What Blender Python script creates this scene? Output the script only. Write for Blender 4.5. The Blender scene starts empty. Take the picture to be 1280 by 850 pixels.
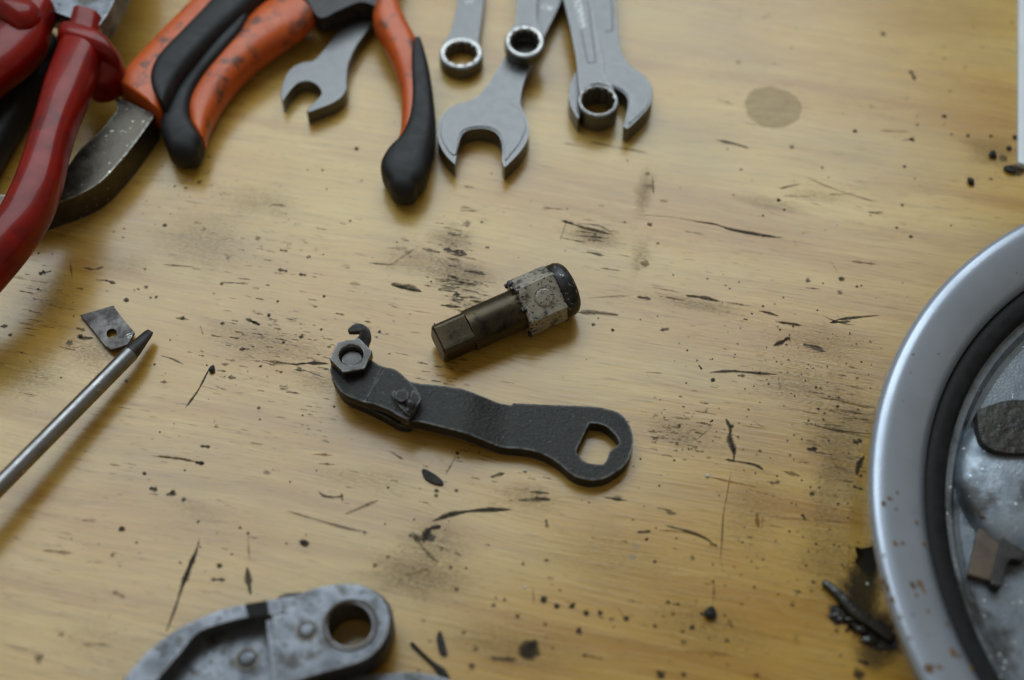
import bpy, bmesh, math, random
from mathutils import Vector, Matrix
R_ = math.radians
random.seed(11)
scene = bpy.context.scene
COL = scene.collection

# ------------------------------------------------------------------ camera, world, lamps, exposure
ELEV, FOV = R_(56), R_(40)
DIST = 179.0 / math.tan(FOV / 2)                      # mm: the frame is about 358 mm wide on the bench
FPX = 640 / math.tan(FOV / 2)
CAMP = Vector((0, -DIST * math.cos(ELEV), DIST * math.sin(ELEV)))
cd = bpy.data.cameras.new('camera'); cam = bpy.data.objects.new('camera', cd); COL.objects.link(cam)
cam.location = CAMP * 0.001
cam.rotation_euler = (math.pi / 2 - ELEV, 0, 0)
cd.sensor_width = 23.6; cd.angle = FOV
cd.clip_start = 0.01; cd.clip_end = 50
cd.dof.use_dof = True; cd.dof.focus_distance = 0.488; cd.dof.aperture_fstop = 2.8
scene.camera = cam

world = bpy.data.worlds.new('World'); scene.world = world; world.use_nodes = True
bg = world.node_tree.nodes['Background']
bg.inputs[0].default_value = (1.0, 0.91, 0.72, 1); bg.inputs[1].default_value = 0.26

def area_lamp(name, az, el, dist, sx, sy, power, color, roll=0):
    l = bpy.data.lights.new(name, 'AREA'); l.shape = 'RECTANGLE'; l.size = sx; l.size_y = sy
    l.energy = power; l.color = color
    o = bpy.data.objects.new(name, l); COL.objects.link(o)
    d = Vector((math.sin(R_(az)) * math.cos(R_(el)), math.cos(R_(az)) * math.cos(R_(el)), math.sin(R_(el))))
    o.location = d * dist
    o.rotation_euler = (d.to_track_quat('Z', 'Y').to_matrix() @ Matrix.Rotation(R_(roll), 3, 'Z')).to_euler()
    return o
ROLL = 18
# the workshop's window, behind the bench and a little to the left
area_lamp('window_light', -12, 52, 1.25, 1.45, 0.82, 15.6, (0.80, 0.935, 1.0), ROLL)

vs = scene.view_settings
vs.view_transform = 'Standard'; vs.look = 'None'; vs.gamma = 1; vs.use_curve_mapping = False
vs.exposure = -0.16

# ------------------------------------------------------------------ pixels to bench
F_ = Vector((0, math.cos(ELEV), -math.sin(ELEV))); U_ = Vector((0, math.sin(ELEV), math.cos(ELEV)))
def un(p, z=0.0):
    """pixel of the 1280x850 photograph -> point in mm on the horizontal plane at height z"""
    d = F_ + Vector((1, 0, 0)) * ((p[0] - 640) / FPX) - U_ * ((p[1] - 425) / FPX)
    return CAMP + d * ((z - CAMP.z) / d.z)
def zp(x0, y0, f):
    return lambda *pts: [(x0 + p[0] / f, y0 + p[1] / f) + tuple(p[2:]) for p in pts]

def catmull(P, closed=False, n=6):
    """P: list of tuples (any length); a point listed twice is a corner"""
    out = []; m = len(P)
    rng = range(m if closed else m - 1)
    for i in rng:
        p1, p2 = P[i], P[(i + 1) % m]
        if p1 == p2: continue
        p0 = P[(i - 1) % m] if (closed or i > 0) else p1
        p3 = P[(i + 2) % m] if (closed or i + 2 < m) else p2
        for k in range(n):
            t = k / n
            out.append(tuple(0.5 * ((2 * b) + (c - a) * t + (2 * a - 5 * b + 4 * c - d) * t * t + (3 * b - a - 3 * c + d) * t ** 3)
                             for a, b, c, d in zip(p0, p1, p2, p3)))
    if not closed: out.append(tuple(P[-1]))
    return out
def resample(pts, step, closed=True):
    P = [Vector(p) for p in pts]
    if closed: P = P + [P[0]]
    L = [0]
    for a, b in zip(P, P[1:]): L.append(L[-1] + (b - a).length)
    n = max(6, int(L[-1] / step)); out = []; j = 0
    for k in range(n if closed else n + 1):
        s = L[-1] * k / n
        while j < len(P) - 2 and L[j + 1] < s: j += 1
        d = L[j + 1] - L[j]
        out.append(P[j].lerp(P[j + 1], 0 if d == 0 else min(1, (s - L[j]) / d)))
    return out

# ------------------------------------------------------------------ materials
def nodes(name):
    m = bpy.data.materials.new(name); m.use_nodes = True
    nt = m.node_tree; return m, nt, nt.nodes['Principled BSDF'], nt.links
def N(nt, t, **kw):
    n = nt.nodes.new(t)
    for k, v in kw.items(): setattr(n, k, v)
    return n
def ramp(nt, src, stops, interp='LINEAR'):
    r = N(nt, 'ShaderNodeValToRGB'); r.color_ramp.interpolation = interp
    while len(r.color_ramp.elements) < len(stops): r.color_ramp.elements.new(0.5)
    for e, (p, c) in zip(r.color_ramp.elements, stops):
        e.position = p; e.color = (c, c, c, 1) if not hasattr(c, '__len__') else (*c, 1)
    nt.links.new(src, r.inputs[0]); return r.outputs[0]
def noise(nt, vec, scale, detail=4, rough=0.55, dist=0.0):
    n = N(nt, 'ShaderNodeTexNoise'); n.inputs['Scale'].default_value = scale
    n.inputs['Detail'].default_value = detail; n.inputs['Roughness'].default_value = rough
    n.inputs['Distortion'].default_value = dist
    nt.links.new(vec, n.inputs['Vector']); return n.outputs[0]
def mapping(nt, src, rot=0, scale=(1, 1, 1), loc=(0, 0, 0)):
    mp = N(nt, 'ShaderNodeMapping'); mp.inputs['Rotation'].default_value = (0, 0, rot)
    mp.inputs['Scale'].default_value = scale; mp.inputs['Location'].default_value = loc
    nt.links.new(src, mp.inputs['Vector']); return mp.outputs[0]
def mix(nt, fac, a, b, mode='MIX'):
    x = N(nt, 'ShaderNodeMix', data_type='RGBA', blend_type=mode)
    for sock, v in ((x.inputs[0], fac), (x.inputs[6], a), (x.inputs[7], b)):
        if hasattr(v, 'links'): nt.links.new(v, sock)
        elif hasattr(v, '__len__'): sock.default_value = (*v, 1)
        else: sock.default_value = v
    return x.outputs[2]
def math_(nt, op, a, b=None):
    x = N(nt, 'ShaderNodeMath', operation=op)
    for sock, v in zip(x.inputs, (a, b)):
        if v is None: continue
        if hasattr(v, 'links'): nt.links.new(v, sock)
        else: sock.default_value = v
    return x.outputs[0]
def surf(name, c1, c2, scale=250, lo=.4, hi=.65, metallic=0.0, rough=(.4, .55), bump=.1, bscale=900, specks=None, stretch=(1, 1, 1),
         coat=0.0, trans=0.0, grime=None, spec=0.5, wear=None):
    """two-tone weathered surface; specks = (colour, scale, threshold); grime = (colour, scale, threshold)"""
    m, nt, p, L = nodes(name)
    tc = N(nt, 'ShaderNodeTexCoord').outputs['Object']
    v = mapping(nt, tc, scale=stretch)
    nz = noise(nt, v, scale, 6, .62)
    fac = ramp(nt, nz, [(lo, 0.0), (hi, 1.0)])
    c = mix(nt, fac, c1, c2)
    if grime:
        g = noise(nt, mapping(nt, tc, loc=(.3, .7, .1)), grime[1], 5, .65)
        gf = ramp(nt, g, [(grime[2], 0.0), (grime[2] + .12, 1.0)])
        c = mix(nt, math_(nt, 'MULTIPLY', gf, .85), c, grime[0])
    if specks:
        sn = noise(nt, mapping(nt, tc, loc=(.9, .2, .5)), specks[1], 2, .5)
        sf = ramp(nt, sn, [(specks[2], 0.0), (specks[2] + .05, 1.0)])
        c = mix(nt, sf, c, specks[0])
    if wear:                                             # rubbed edges: (colour, radius mm, amount)
        bv = N(nt, 'ShaderNodeBevel', samples=3); bv.inputs['Radius'].default_value = wear[1] * .001
        gm = N(nt, 'ShaderNodeNewGeometry'); dp = N(nt, 'ShaderNodeVectorMath', operation='DOT_PRODUCT')
        L.new(bv.outputs[0], dp.inputs[0]); L.new(gm.outputs['Normal'], dp.inputs[1])
        ed = ramp(nt, dp.outputs['Value'], [(.90, 1.0), (.998, 0.0)])
        wn = ramp(nt, noise(nt, mapping(nt, tc, loc=(.1, .4, .8)), 420, 4, .7), [(.36, 0.1), (.55, 1.0)])
        c = mix(nt, math_(nt, 'MULTIPLY', math_(nt, 'MULTIPLY', ed, wn), wear[2]), c, wear[0])
    L.new(c, p.inputs['Base Color'])
    p.inputs['Metallic'].default_value = metallic
    rr = N(nt, 'ShaderNodeMapRange'); rr.inputs['To Min'].default_value = rough[0]; rr.inputs['To Max'].default_value = rough[1]
    L.new(fac, rr.inputs['Value']); L.new(rr.outputs[0], p.inputs['Roughness'])
    p.inputs['Coat Weight'].default_value = coat; p.inputs['Coat Roughness'].default_value = .07
    p.inputs['Transmission Weight'].default_value = trans
    p.inputs['Specular IOR Level'].default_value = spec
    if bump:
        b = N(nt, 'ShaderNodeBump'); b.inputs['Strength'].default_value = bump; b.inputs['Distance'].default_value = .0004
        L.new(noise(nt, v, bscale, 4, .6), b.inputs['Height']); L.new(b.outputs[0], p.inputs['Normal'])
    return m

GRAIN = R_(12.5)
def wood():
    m, nt, p, L = nodes('varnished_pine_plywood')
    tc = N(nt, 'ShaderNodeTexCoord').outputs['Object']
    base = mapping(nt, tc, rot=GRAIN)                                   # x runs along the grain
    warp = noise(nt, mapping(nt, base, scale=(3.0, 9, 1)), 1.6, 2, .5)
    wv = N(nt, 'ShaderNodeVectorMath', operation='ADD')
    cx = N(nt, 'ShaderNodeCombineXYZ'); L.new(math_(nt, 'MULTIPLY', warp, .022), cx.inputs[1])
    L.new(base, wv.inputs[0]); L.new(cx.outputs[0], wv.inputs[1]); gv = wv.outputs[0]
    broad = noise(nt, mapping(nt, gv, scale=(2.6, 20, 1)), 1.0, 4, .6)
    col = mix(nt, ramp(nt, broad, [(.34, 0.0), (.66, 1.0)]), (.53, .338, .075), (.45, .250, .034))
    blotch = noise(nt, mapping(nt, gv, scale=(7, 16, 1), loc=(6, 2, 0)), 1.0, 3, .55)
    col = mix(nt, ramp(nt, blotch, [(.46, 0.0), (.66, .7)]), col, (.40, .198, .018))
    col = mix(nt, ramp(nt, blotch, [(.30, .55), (.46, 0.0)]), col, (.56, .40, .12))
    band = noise(nt, mapping(nt, gv, scale=(4, 42, 1), loc=(3, 1, 0)), 1.0, 5, .65)
    col = mix(nt, ramp(nt, band, [(.50, 0.0), (.64, .85)]), col, (.35, .168, .016))
    pale = noise(nt, mapping(nt, gv, scale=(4, 45, 1), loc=(7, 4, 0)), 1.0, 4, .6)
    col = mix(nt, ramp(nt, pale, [(.5, 0.0), (.75, .5)]), col, (.56, .395, .120))
    fine = noise(nt, mapping(nt, gv, scale=(28, 620, 1)), 1.0, 4, .7)
    col = mix(nt, ramp(nt, fine, [(.47, 0.0), (.72, .40)]), col, (.20, .10, .020))
    dash = noise(nt, mapping(nt, gv, scale=(75, 900, 1), loc=(9, 3, 0)), 1.0, 2, .55)
    col = mix(nt, ramp(nt, dash, [(.62, 0.0), (.76, .55)]), col, (.12, .060, .018))
    rub = noise(nt, mapping(nt, gv, scale=(45, 420, 1), loc=(4, 8, 0)), 1.0, 3, .6)
    col = mix(nt, ramp(nt, rub, [(.56, 0.0), (.72, .3)]), col, (.62, .44, .16))
    # dirty grey traffic film, irregular
    film = noise(nt, mapping(nt, tc, scale=(9, 14, 1), loc=(2, 5, 0)), 1.0, 5, .6)
    col = mix(nt, ramp(nt, film, [(.47, 0.0), (.72, .38)]), col, (.19, .14, .075))
    # pores and worn streaks filled with dirt, in patches
    patch = ramp(nt, noise(nt, mapping(nt, tc, scale=(11, 17, 1), loc=(1.3, 8.2, 0)), 1.0, 3, .6), [(.44, 0.0), (.62, 1.0)])
    pore = noise(nt, mapping(nt, gv, scale=(120, 1150, 1), loc=(5, 2, 0)), 1.0, 3, .62)
    pf = math_(nt, 'MULTIPLY', ramp(nt, pore, [(.625, 0.0), (.70, 1.0)]), math_(nt, 'MULTIPLY', patch, .78))
    col = mix(nt, pf, col, (.045, .034, .026))
    speck = noise(nt, mapping(nt, tc, scale=(420, 520, 1)), 1.0, 2, .5)
    sf = ramp(nt, speck, [(.745, 0.0), (.775, .8)])
    col = mix(nt, sf, col, (.035, .026, .02))
    L.new(col, p.inputs['Base Color'])
    rn = noise(nt, mapping(nt, gv, scale=(40, 160, 1), loc=(2, 2, 0)), 1.0, 4, .6)
    rr = N(nt, 'ShaderNodeMapRange'); rr.inputs['To Min'].default_value = .17; rr.inputs['To Max'].default_value = .34
    L.new(rn, rr.inputs['Value']); L.new(rr.outputs[0], p.inputs['Roughness'])
    p.inputs['Specular IOR Level'].default_value = .5
    p.inputs['Coat Weight'].default_value = .30; p.inputs['Coat Roughness'].default_value = .19; p.inputs['Coat IOR'].default_value = 1.55
    h = math_(nt, 'ADD', math_(nt, 'ADD', fine, dash), math_(nt, 'MULTIPLY', pf, -1.5))
    b = N(nt, 'ShaderNodeBump'); b.inputs['Strength'].default_value = .2; b.inputs['Distance'].default_value = .0004
    L.new(h, b.inputs['Height']); L.new(b.outputs[0], p.inputs['Normal'])
    return m
def stain_mat():
    """dirt, scratches, stains and some painted shade: colour and cover come with each mark"""
    m, nt, p, L = nodes('dirt_and_shade')
    at = N(nt, 'ShaderNodeVertexColor', layer_name='dirt')
    tc = N(nt, 'ShaderNodeTexCoord').outputs['Object']
    v = mapping(nt, tc, rot=GRAIN, scale=(700, 1900, 1))
    n = noise(nt, v, 1.0, 4, .7)
    L.new(at.outputs['Color'], p.inputs['Base Color'])
    p.inputs['Roughness'].default_value = .8; p.inputs['Specular IOR Level'].default_value = .15
    a = math_(nt, 'ADD', at.outputs['Alpha'], math_(nt, 'MULTIPLY', math_(nt, 'SUBTRACT', n, .5), 1.5))
    rr = N(nt, 'ShaderNodeMapRange'); rr.inputs['From Min'].default_value = .04; rr.inputs['From Max'].default_value = 1.0
    L.new(a, rr.inputs['Value'])
    q = math_(nt, 'MULTIPLY', rr.outputs[0], ramp(nt, at.outputs['Alpha'], [(0, 0.0), (.3, 1.0)]))
    L.new(math_(nt, 'MULTIPLY', q, .93), p.inputs['Alpha'])
    return m
MAT = dict(
    wood=wood(), stain=stain_mat(),
    black=surf('black_oxide_steel', (.011, .0105, .010), (.036, .034, .032), 190, lo=.38, hi=.72, metallic=.3, rough=(.40, .62), bump=1.0, bscale=1000, spec=.4,
               specks=((.13, .125, .12), 1500, .68), grime=((.010, .009, .009), 90, .54), wear=((.26, .25, .25), 1.1, .9)),
    blacknut=surf('dark_zinc_nut', (.045, .042, .040), (.085, .080, .077), 200, metallic=.85, rough=(.28, .42), bump=.15, wear=((.5, .48, .46), .5, .9)),
    threads=surf('bare_thread_steel', (.30, .30, .30), (.12, .11, .10), 300, metallic=1, rough=(.25, .4), bump=.1),
    shank=surf('oily_bronze_steel', (.036, .030, .021), (.105, .080, .046), 80, lo=.32, hi=.74, metallic=.85, rough=(.34, .5), bump=.15,
               grime=((.014, .013, .012), 190, .55), wear=((.36, .33, .28), .5, .7)),
    head=surf('pitted_grey_steel', (.42, .395, .34), (.30, .28, .24), 500, metallic=.5, rough=(.42, .6), bump=.5, bscale=1600,
              grime=((.014, .013, .015), 210, .53), specks=((.02, .02, .02), 1300, .61)),
    cap=surf('grease_black_steel', (.012, .012, .014), (.05, .05, .055), 220, metallic=.5, rough=(.3, .5), bump=.3,
             specks=((.26, .25, .23), 700, .63)),
    chrome=surf('satin_chrome_vanadium', (.140, .140, .143), (.130, .130, .133), 300, metallic=.85, rough=(.37, .39), bump=.05, bscale=2200, wear=((.5, .5, .5), .7, .5),
                specks=((.10, .09, .085), 500, .73)),
    bright=surf('ring_edge_highlight', (.36, .355, .35), (.26, .255, .25), 200, metallic=1, rough=(.26, .36), bump=.04),  # lighter tone paints the highlight on the ring's bevel
    stamp=surf('stamped_relief', (.42, .42, .42), (.34, .34, .34), 200, metallic=.9, rough=(.3, .4), bump=.05),
    bore=surf('unpolished_bore', (.16, .145, .125), (.08, .07, .06), 260, metallic=.8, rough=(.4, .55), bump=.2),
    orange=surf('orange_hard_plastic', (.56, .098, .012), (.48, .075, .010), 60, rough=(.36, .5), bump=.12, bscale=500,
                grime=((.06, .030, .022), 110, .53), specks=((.05, .03, .03), 700, .69)),
    rubber=surf('black_soft_rubber', (.009, .009, .011), (.015, .015, .018), 200, rough=(.52, .64), bump=.15, bscale=2500, spec=.35),
    forged=surf('forged_dark_steel', (.065, .056, .045), (.10, .088, .072), 160, metallic=.85, rough=(.32, .46), bump=.25,
                specks=((.65, .60, .46), 560, .69), wear=((.5, .48, .44), 1.2, .8)),
    red=surf('translucent_red_plastic', (.23, .006, .003), (.12, .003, .003), 60, rough=(.30, .44), bump=.05, bscale=300, spec=.2, coat=.2,
             grime=((.06, .006, .008), 40, .58)),
    steel=surf('brushed_steel', (.34, .34, .34), (.25, .25, .25), 200, metallic=.9, rough=(.3, .45), bump=.1, stretch=(1, 1, 1),
               specks=((.09, .07, .06), 600, .70)),
    rod=surf('screwdriver_shaft_steel', (.27, .265, .27), (.19, .185, .19), 160, metallic=.95, rough=(.28, .42), bump=.12,
             specks=((.75, .74, .72), 700, .69)),
    plate=surf('tarnished_plate_steel', (.13, .12, .115), (.065, .055, .055), 240, metallic=.75, rough=(.38, .55), bump=.2,
               grime=((.03, .025, .025), 170, .56)),
    dark=surf('dark_burnt_steel', (.035, .033, .035), (.06, .055, .055), 300, metallic=.7, rough=(.4, .5), bump=.2),
    cast=surf('cast_aluminium', (.165, .175, .20), (.10, .107, .124), 130, metallic=.8, rough=(.32, .48), bump=.25, bscale=1300,
              grime=((.055, .05, .042), 140, .52), specks=((.04, .04, .04), 600, .64), wear=((.5, .5, .5), 1.2, .6)),
    paint=surf('silver_enamel', (.36, .405, .49), (.31, .35, .43), 40, metallic=.45, rough=(.24, .34), bump=.04, coat=.4,
               grime=((.20, .12, .06), 75, .70), specks=((.12, .07, .04), 330, .735)),
    zinc=surf('galvanised_sheet', (.24, .275, .32), (.14, .165, .20), 120, metallic=.6, rough=(.34, .5), bump=.3,
              grime=((.045, .04, .036), 45, .52), specks=((.8, .84, .88), 500, .70)),
    zincdark=surf('stained_sheet', (.05, .052, .055), (.022, .022, .023), 120, metallic=.4, rough=(.45, .6), bump=.3),
    gasket=surf('black_rubber_seal', (.008, .008, .009), (.016, .016, .018), 200, rough=(.6, .75), bump=.3, spec=.2),
    rust=surf('light_rust', (.20, .12, .055), (.10, .06, .035), 500, lo=.35, hi=.6, rough=(.7, .85), bump=.4, spec=.2),
    brown=surf('rusty_brown_steel', (.12, .085, .06), (.07, .055, .045), 150, metallic=.3, rough=(.5, .65), bump=.2),
    white=surf('white_enamel', (.66, .70, .76), (.60, .64, .70), 60, rough=(.3, .4), bump=.05),
    grease=surf('old_black_grease', (.010, .009, .008), (.028, .022, .016), 150, rough=(.22, .4), bump=.8, bscale=350),
    crumb=surf('dirt_crumb_black', (.014, .013, .013), (.045, .042, .040), 700, rough=(.55, .7), bump=.5, spec=.2),
    pale=surf('pale_grit', (.6, .58, .55), (.45, .42, .4), 700, rough=(.5, .6), bump=.3),
)

# ------------------------------------------------------------------ object helpers
def tag(o, label=None, cat=None, group=None, kind=None):
    for k, v in (('label', label), ('category', cat), ('group', group), ('kind', kind)):
        if v: o[k] = v
    return o
def thing(name, label, cat, base, group=None):
    o = bpy.data.objects.new(name, None); o.empty_display_size = .01; COL.objects.link(o)
    o.location = Vector((base[0], base[1], base[2] if len(base) > 2 else 0)) * .001
    return tag(o, label, cat, group)
def finish(name, bm, mat, parent=None, base=None, bevel=0, sharp=35, segs=2):
    """bm in world mm -> one mesh object in metres, relative to its parent's (or its own) base"""
    off = parent_world(parent) if parent else (Vector(base) if base else Vector((0, 0, 0)))
    for v in bm.verts: v.co = (v.co - off) * .001
    bmesh.ops.recalc_face_normals(bm, faces=bm.faces)
    me = bpy.data.meshes.new(name); bm.to_mesh(me); bm.free()
    me.shade_smooth()
    me.set_sharp_from_angle(angle=R_(sharp))
    mats = mat if isinstance(mat, (list, tuple)) else [mat]
    for mm in mats: me.materials.append(MAT[mm])
    o = bpy.data.objects.new(name, me); COL.objects.link(o)
    if parent: o.parent = parent
    else: o.location = off * .001
    if bevel:
        b = o.modifiers.new('edge', 'BEVEL'); b.width = bevel * .001; b.segments = segs; b.limit_method = 'ANGLE'
        b.angle_limit = R_(sharp); b.harden_normals = False
        me.set_sharp_from_angle(angle=R_(180))
        w = o.modifiers.new('normals', 'WEIGHTED_NORMAL'); w.keep_sharp = False; w.weight = 80
    return o
def parent_world(p):
    v = Vector((0, 0, 0))
    while p: v += Vector(p.location) * 1000; p = p.parent
    return v
def ground_of(pts, z=0):
    P = [un(p, z) for p in pts]; c = sum(P, Vector()) / len(P); return (c.x, c.y, 0)

def plate_bm(outline, holes, z, thick, step=1.0, zf=None, cuts=None, nsm=6):
    """flat piece traced on its top face: outline/holes as pixels at height z (corner = point twice)"""
    bm = bmesh.new(); edges = []
    for loop in [outline] + list(holes or []):
        P = [un(p, z) for p in catmull(loop, True, nsm)]
        P = resample(P, step)
        vs_ = [bm.verts.new(p) for p in P]
        for a, b in zip(vs_, vs_[1:] + vs_[:1]): edges.append(bm.edges.new((a, b)))
    bmesh.ops.triangle_fill(bm, use_beauty=True, use_dissolve=False, edges=edges, normal=(0, 0, 1))
    top = list(bm.faces)
    r = bmesh.ops.extrude_face_region(bm, geom=top)
    for v in [g for g in r['geom'] if isinstance(g, bmesh.types.BMVert)]: v.co.z -= thick
    if cuts:
        a, d, n = cuts                                   # start, direction*length, number
        for k in range(1, n):
            bmesh.ops.bisect_plane(bm, geom=list(bm.verts) + list(bm.edges) + list(bm.faces), dist=1e-4,
                                   plane_co=a + d * (k / n), plane_no=d)
    if zf:
        for v in bm.verts: v.co.z += zf(v.co)
    return bm
def sweep_bm(st, n=28, power=2.4, cap=(3, 3), k=5):
    """st: stations (leftpx, rightpx, zc, hz): a body between two traced edges; superelliptic section, rounded ends"""
    rows = [(*un(l, z), *un(r, z), h) for l, r, z, h in st]
    rows = catmull(rows, False, k)
    C = [((Vector(q[0:3]) + Vector(q[3:6])) / 2, (Vector(q[3:6]) - Vector(q[0:3])) / 2, q[6]) for q in rows]
    def ends(i, j, length):
        if not length: return []
        d = (C[i][0] - C[j][0]).normalized(); out = []
        for s in (.35, .62, .82, .95, .995):
            f = math.sqrt(max(0, 1 - s * s)); out.append((C[i][0] + d * length * s, C[i][1] * f, C[i][2] * f))
        return out
    C = ends(0, 1, cap[0])[::-1] + C + ends(-1, -2, cap[1])
    bm = bmesh.new(); rings = []
    for c, w, h in C:
        ring = []
        for i in range(n):
            a = 2 * math.pi * i / n; ca, sa = math.cos(a), math.sin(a)
            x = math.copysign(abs(ca) ** (2 / power), ca); y = math.copysign(abs(sa) ** (2 / power), sa)
            ring.append(bm.verts.new(c + w * x + Vector((0, 0, h * y))))
        rings.append(ring)
    for a, b in zip(rings, rings[1:]):
        for i in range(n): bm.faces.new((a[i], a[(i + 1) % n], b[(i + 1) % n], b[i]))
    bm.faces.new(rings[0]); bm.faces.new(rings[-1])
    return bm
def sw(z, rows): return [(z(l)[0], z(r)[0], zc, h) for l, r, zc, h in rows]
def lathe_bm(prof, seg=96, M=None, rf=None, closed=False):
    """prof: (r, z) pairs; M places it; rf(angle) scales radii flagged by a third element 1"""
    bm = bmesh.new(); rings = []
    for q in prof:
        r, z = q[0], q[1]; ring = []
        for i in range(seg):
            a = 2 * math.pi * i / seg; rr = r * (rf(a) if rf and len(q) > 2 else 1)
            ring.append(bm.verts.new((rr * math.cos(a), rr * math.sin(a), z)))
        rings.append(ring)
    pr = list(zip(rings, rings[1:])) + ([(rings[-1], rings[0])] if closed else [])
    for a, b in pr:
        for i in range(seg): bm.faces.new((a[i], a[(i + 1) % seg], b[(i + 1) % seg], b[i]))
    if not closed:
        if prof[0][0] > 1e-6: bm.faces.new(rings[0])
        if prof[-1][0] > 1e-6: bm.faces.new(rings[-1])
        bmesh.ops.remove_doubles(bm, verts=bm.verts, dist=1e-5)
    if M: bmesh.ops.transform(bm, matrix=M, verts=bm.verts)
    return bm
def loft_bm(stations, M, n=72):
    """stations along local x: (x, r(phi), dy, dz)"""
    bm = bmesh.new(); rings = []
    for x, rf, in stations:
        rings.append([bm.verts.new((x, rf(2 * math.pi * i / n) * math.cos(2 * math.pi * i / n), rf(2 * math.pi * i / n) * math.sin(2 * math.pi * i / n))) for i in range(n)])
    for a, b in zip(rings, rings[1:]):
        for i in range(n): bm.faces.new((a[i], a[(i + 1) % n], b[(i + 1) % n], b[i]))
    bm.faces.new(rings[0]); bm.faces.new(rings[-1])
    bmesh.ops.transform(bm, matrix=M, verts=bm.verts)
    return bm
def lump_bm(c, r, squash=.6, seed=0, stretch=(1, 1)):
    rnd = random.Random(seed); bm = bmesh.new(); bmesh.ops.create_icosphere(bm, subdivisions=2, radius=1)
    ph = [(Vector((rnd.uniform(-1, 1), rnd.uniform(-1, 1), rnd.uniform(-1, 1))), rnd.uniform(1.5, 4)) for _ in range(5)]
    for v in bm.verts:
        s = 1 + sum(.13 * math.sin(f * 1.7 * v.co.dot(d) + f) for d, f in ph) + rnd.uniform(-.08, .08)
        v.co = Vector((v.co.x * s * r * stretch[0], v.co.y * s * r * stretch[1], v.co.z * s * r * squash))
    lo = min(v.co.z for v in bm.verts)
    for v in bm.verts: v.co += Vector((c[0], c[1], c[2] - lo * .8))
    return bm
def text_bm(body, c, direction, size, lift, flip=False):
    cu = bpy.data.curves.new('t', 'FONT'); cu.body = body; cu.size = size; cu.extrude = .12; cu.align_x = 'CENTER'; cu.align_y = 'CENTER'
    cu.resolution_u = 3
    o = bpy.data.objects.new('t', cu); COL.objects.link(o)
    dg = bpy.context.evaluated_depsgraph_get(); me = bpy.data.meshes.new_from_object(o.evaluated_get(dg))
    bm = bmesh.new(); bm.from_mesh(me)
    bpy.data.objects.remove(o); bpy.data.curves.remove(cu); bpy.data.meshes.remove(me)
    ang = math.atan2(direction.y, direction.x)
    bmesh.ops.transform(bm, matrix=Matrix.Translation(Vector((c[0], c[1], c[2] + lift))) @ Matrix.Rotation(ang, 4, 'Z'), verts=bm.verts)
    return bm

# ------------------------------------------------------------------ the bench top
bm = bmesh.new(); bmesh.ops.create_cube(bm, size=1)
for v in bm.verts: v.co = Vector((v.co.x * 1500, v.co.y * 1150 + 60, v.co.z * 18 - 9))
bench = finish('workbench_top', bm, 'wood', base=(0, 0, 0), bevel=1.0)
tag(bench, 'worn varnished pine plywood bench top with scratches and oil marks', None, None, 'structure')

# dirt, and a little painted shade: flat marks lying in the varnish
INK = (.022, .019, .017); BRN = (.085, .048, .018); ORG = (.22, .085, .018); GRY = (.075, .072, .075); OLV = (.15, .105, .035)
marks_v, marks_f, marks_c = [], [], []
mz = [0.02]
def stroke(pts, w, a=.85, c=INK):
    mz[0] = .02 + (mz[0] - .02 + .0013) % .09
    P = catmull(pts, False, 6) if len(pts) > 2 else [tuple(Vector(pts[0]).lerp(Vector(pts[1]), k / 8)) for k in range(9)]
    P = [un(p, mz[0]) for p in P]; n = len(P); sc = .28 * w / 2
    ph = random.uniform(0, 9); base = len(marks_v)
    for i, p in enumerate(P):
        t = (P[min(i + 1, n - 1)] - P[max(i - 1, 0)]).normalized(); nn = Vector((-t.y, t.x, 0))
        s = i / (n - 1); env = max(.12, min(1, 4.5 * s, 4.5 * (1 - s))) * (1 + .35 * math.sin(ph + s * 11) + random.uniform(-.2, .2))
        for u, al in ((-1.25, 0), (-.55, .75), (0, 1), (.55, .75), (1.25, 0)):
            marks_v.append(p + nn * u * sc * env); marks_c.append((*c, a * al * (0 if i in (0, n - 1) else 1)))
    for i in range(n - 1):
        for j in range(4): marks_f.append((base + i * 5 + j, base + i * 5 + j + 1, base + i * 5 + j + 6, base + i * 5 + j + 5))
def blot(p, w, a=.9, c=INK, asp=1.0):
    mz[0] = .02 + (mz[0] - .02 + .0013) % .09
    q = un(p, mz[0]); r = .28 * w / 2; base = len(marks_v); n = 14
    marks_v.append(q); marks_c.append((*c, a)); rs = [random.uniform(.7, 1.2) for _ in range(n)]
    ca, sa = math.cos(-GRAIN), math.sin(-GRAIN)
    for f, al in ((.7, .85), (1.35, 0)):
        for i in range(n):
            t = 2 * math.pi * i / n; x, y = math.cos(t) * r * f * rs[i] * asp, math.sin(t) * r * f * rs[i]
            marks_v.append(q + Vector((x * ca - y * sa, x * sa + y * ca, 0))); marks_c.append((*c, a * al))
    for i in range(n):
        j = (i + 1) % n
        marks_f.append((base, base + 1 + i, base + 1 + j)); marks_f.append((base + 1 + i, base + 1 + n + i, base + 1 + n + j, base + 1 + j))
def S(z, f, rows):
    for pts, w, *r in rows: stroke(z(*pts), w / f, *r)
def B(z, f, rows):
    for p, w, *r in rows: blot(z(p)[0], w / f, *r)
z = zp(700, 150, 3.1475)
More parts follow.
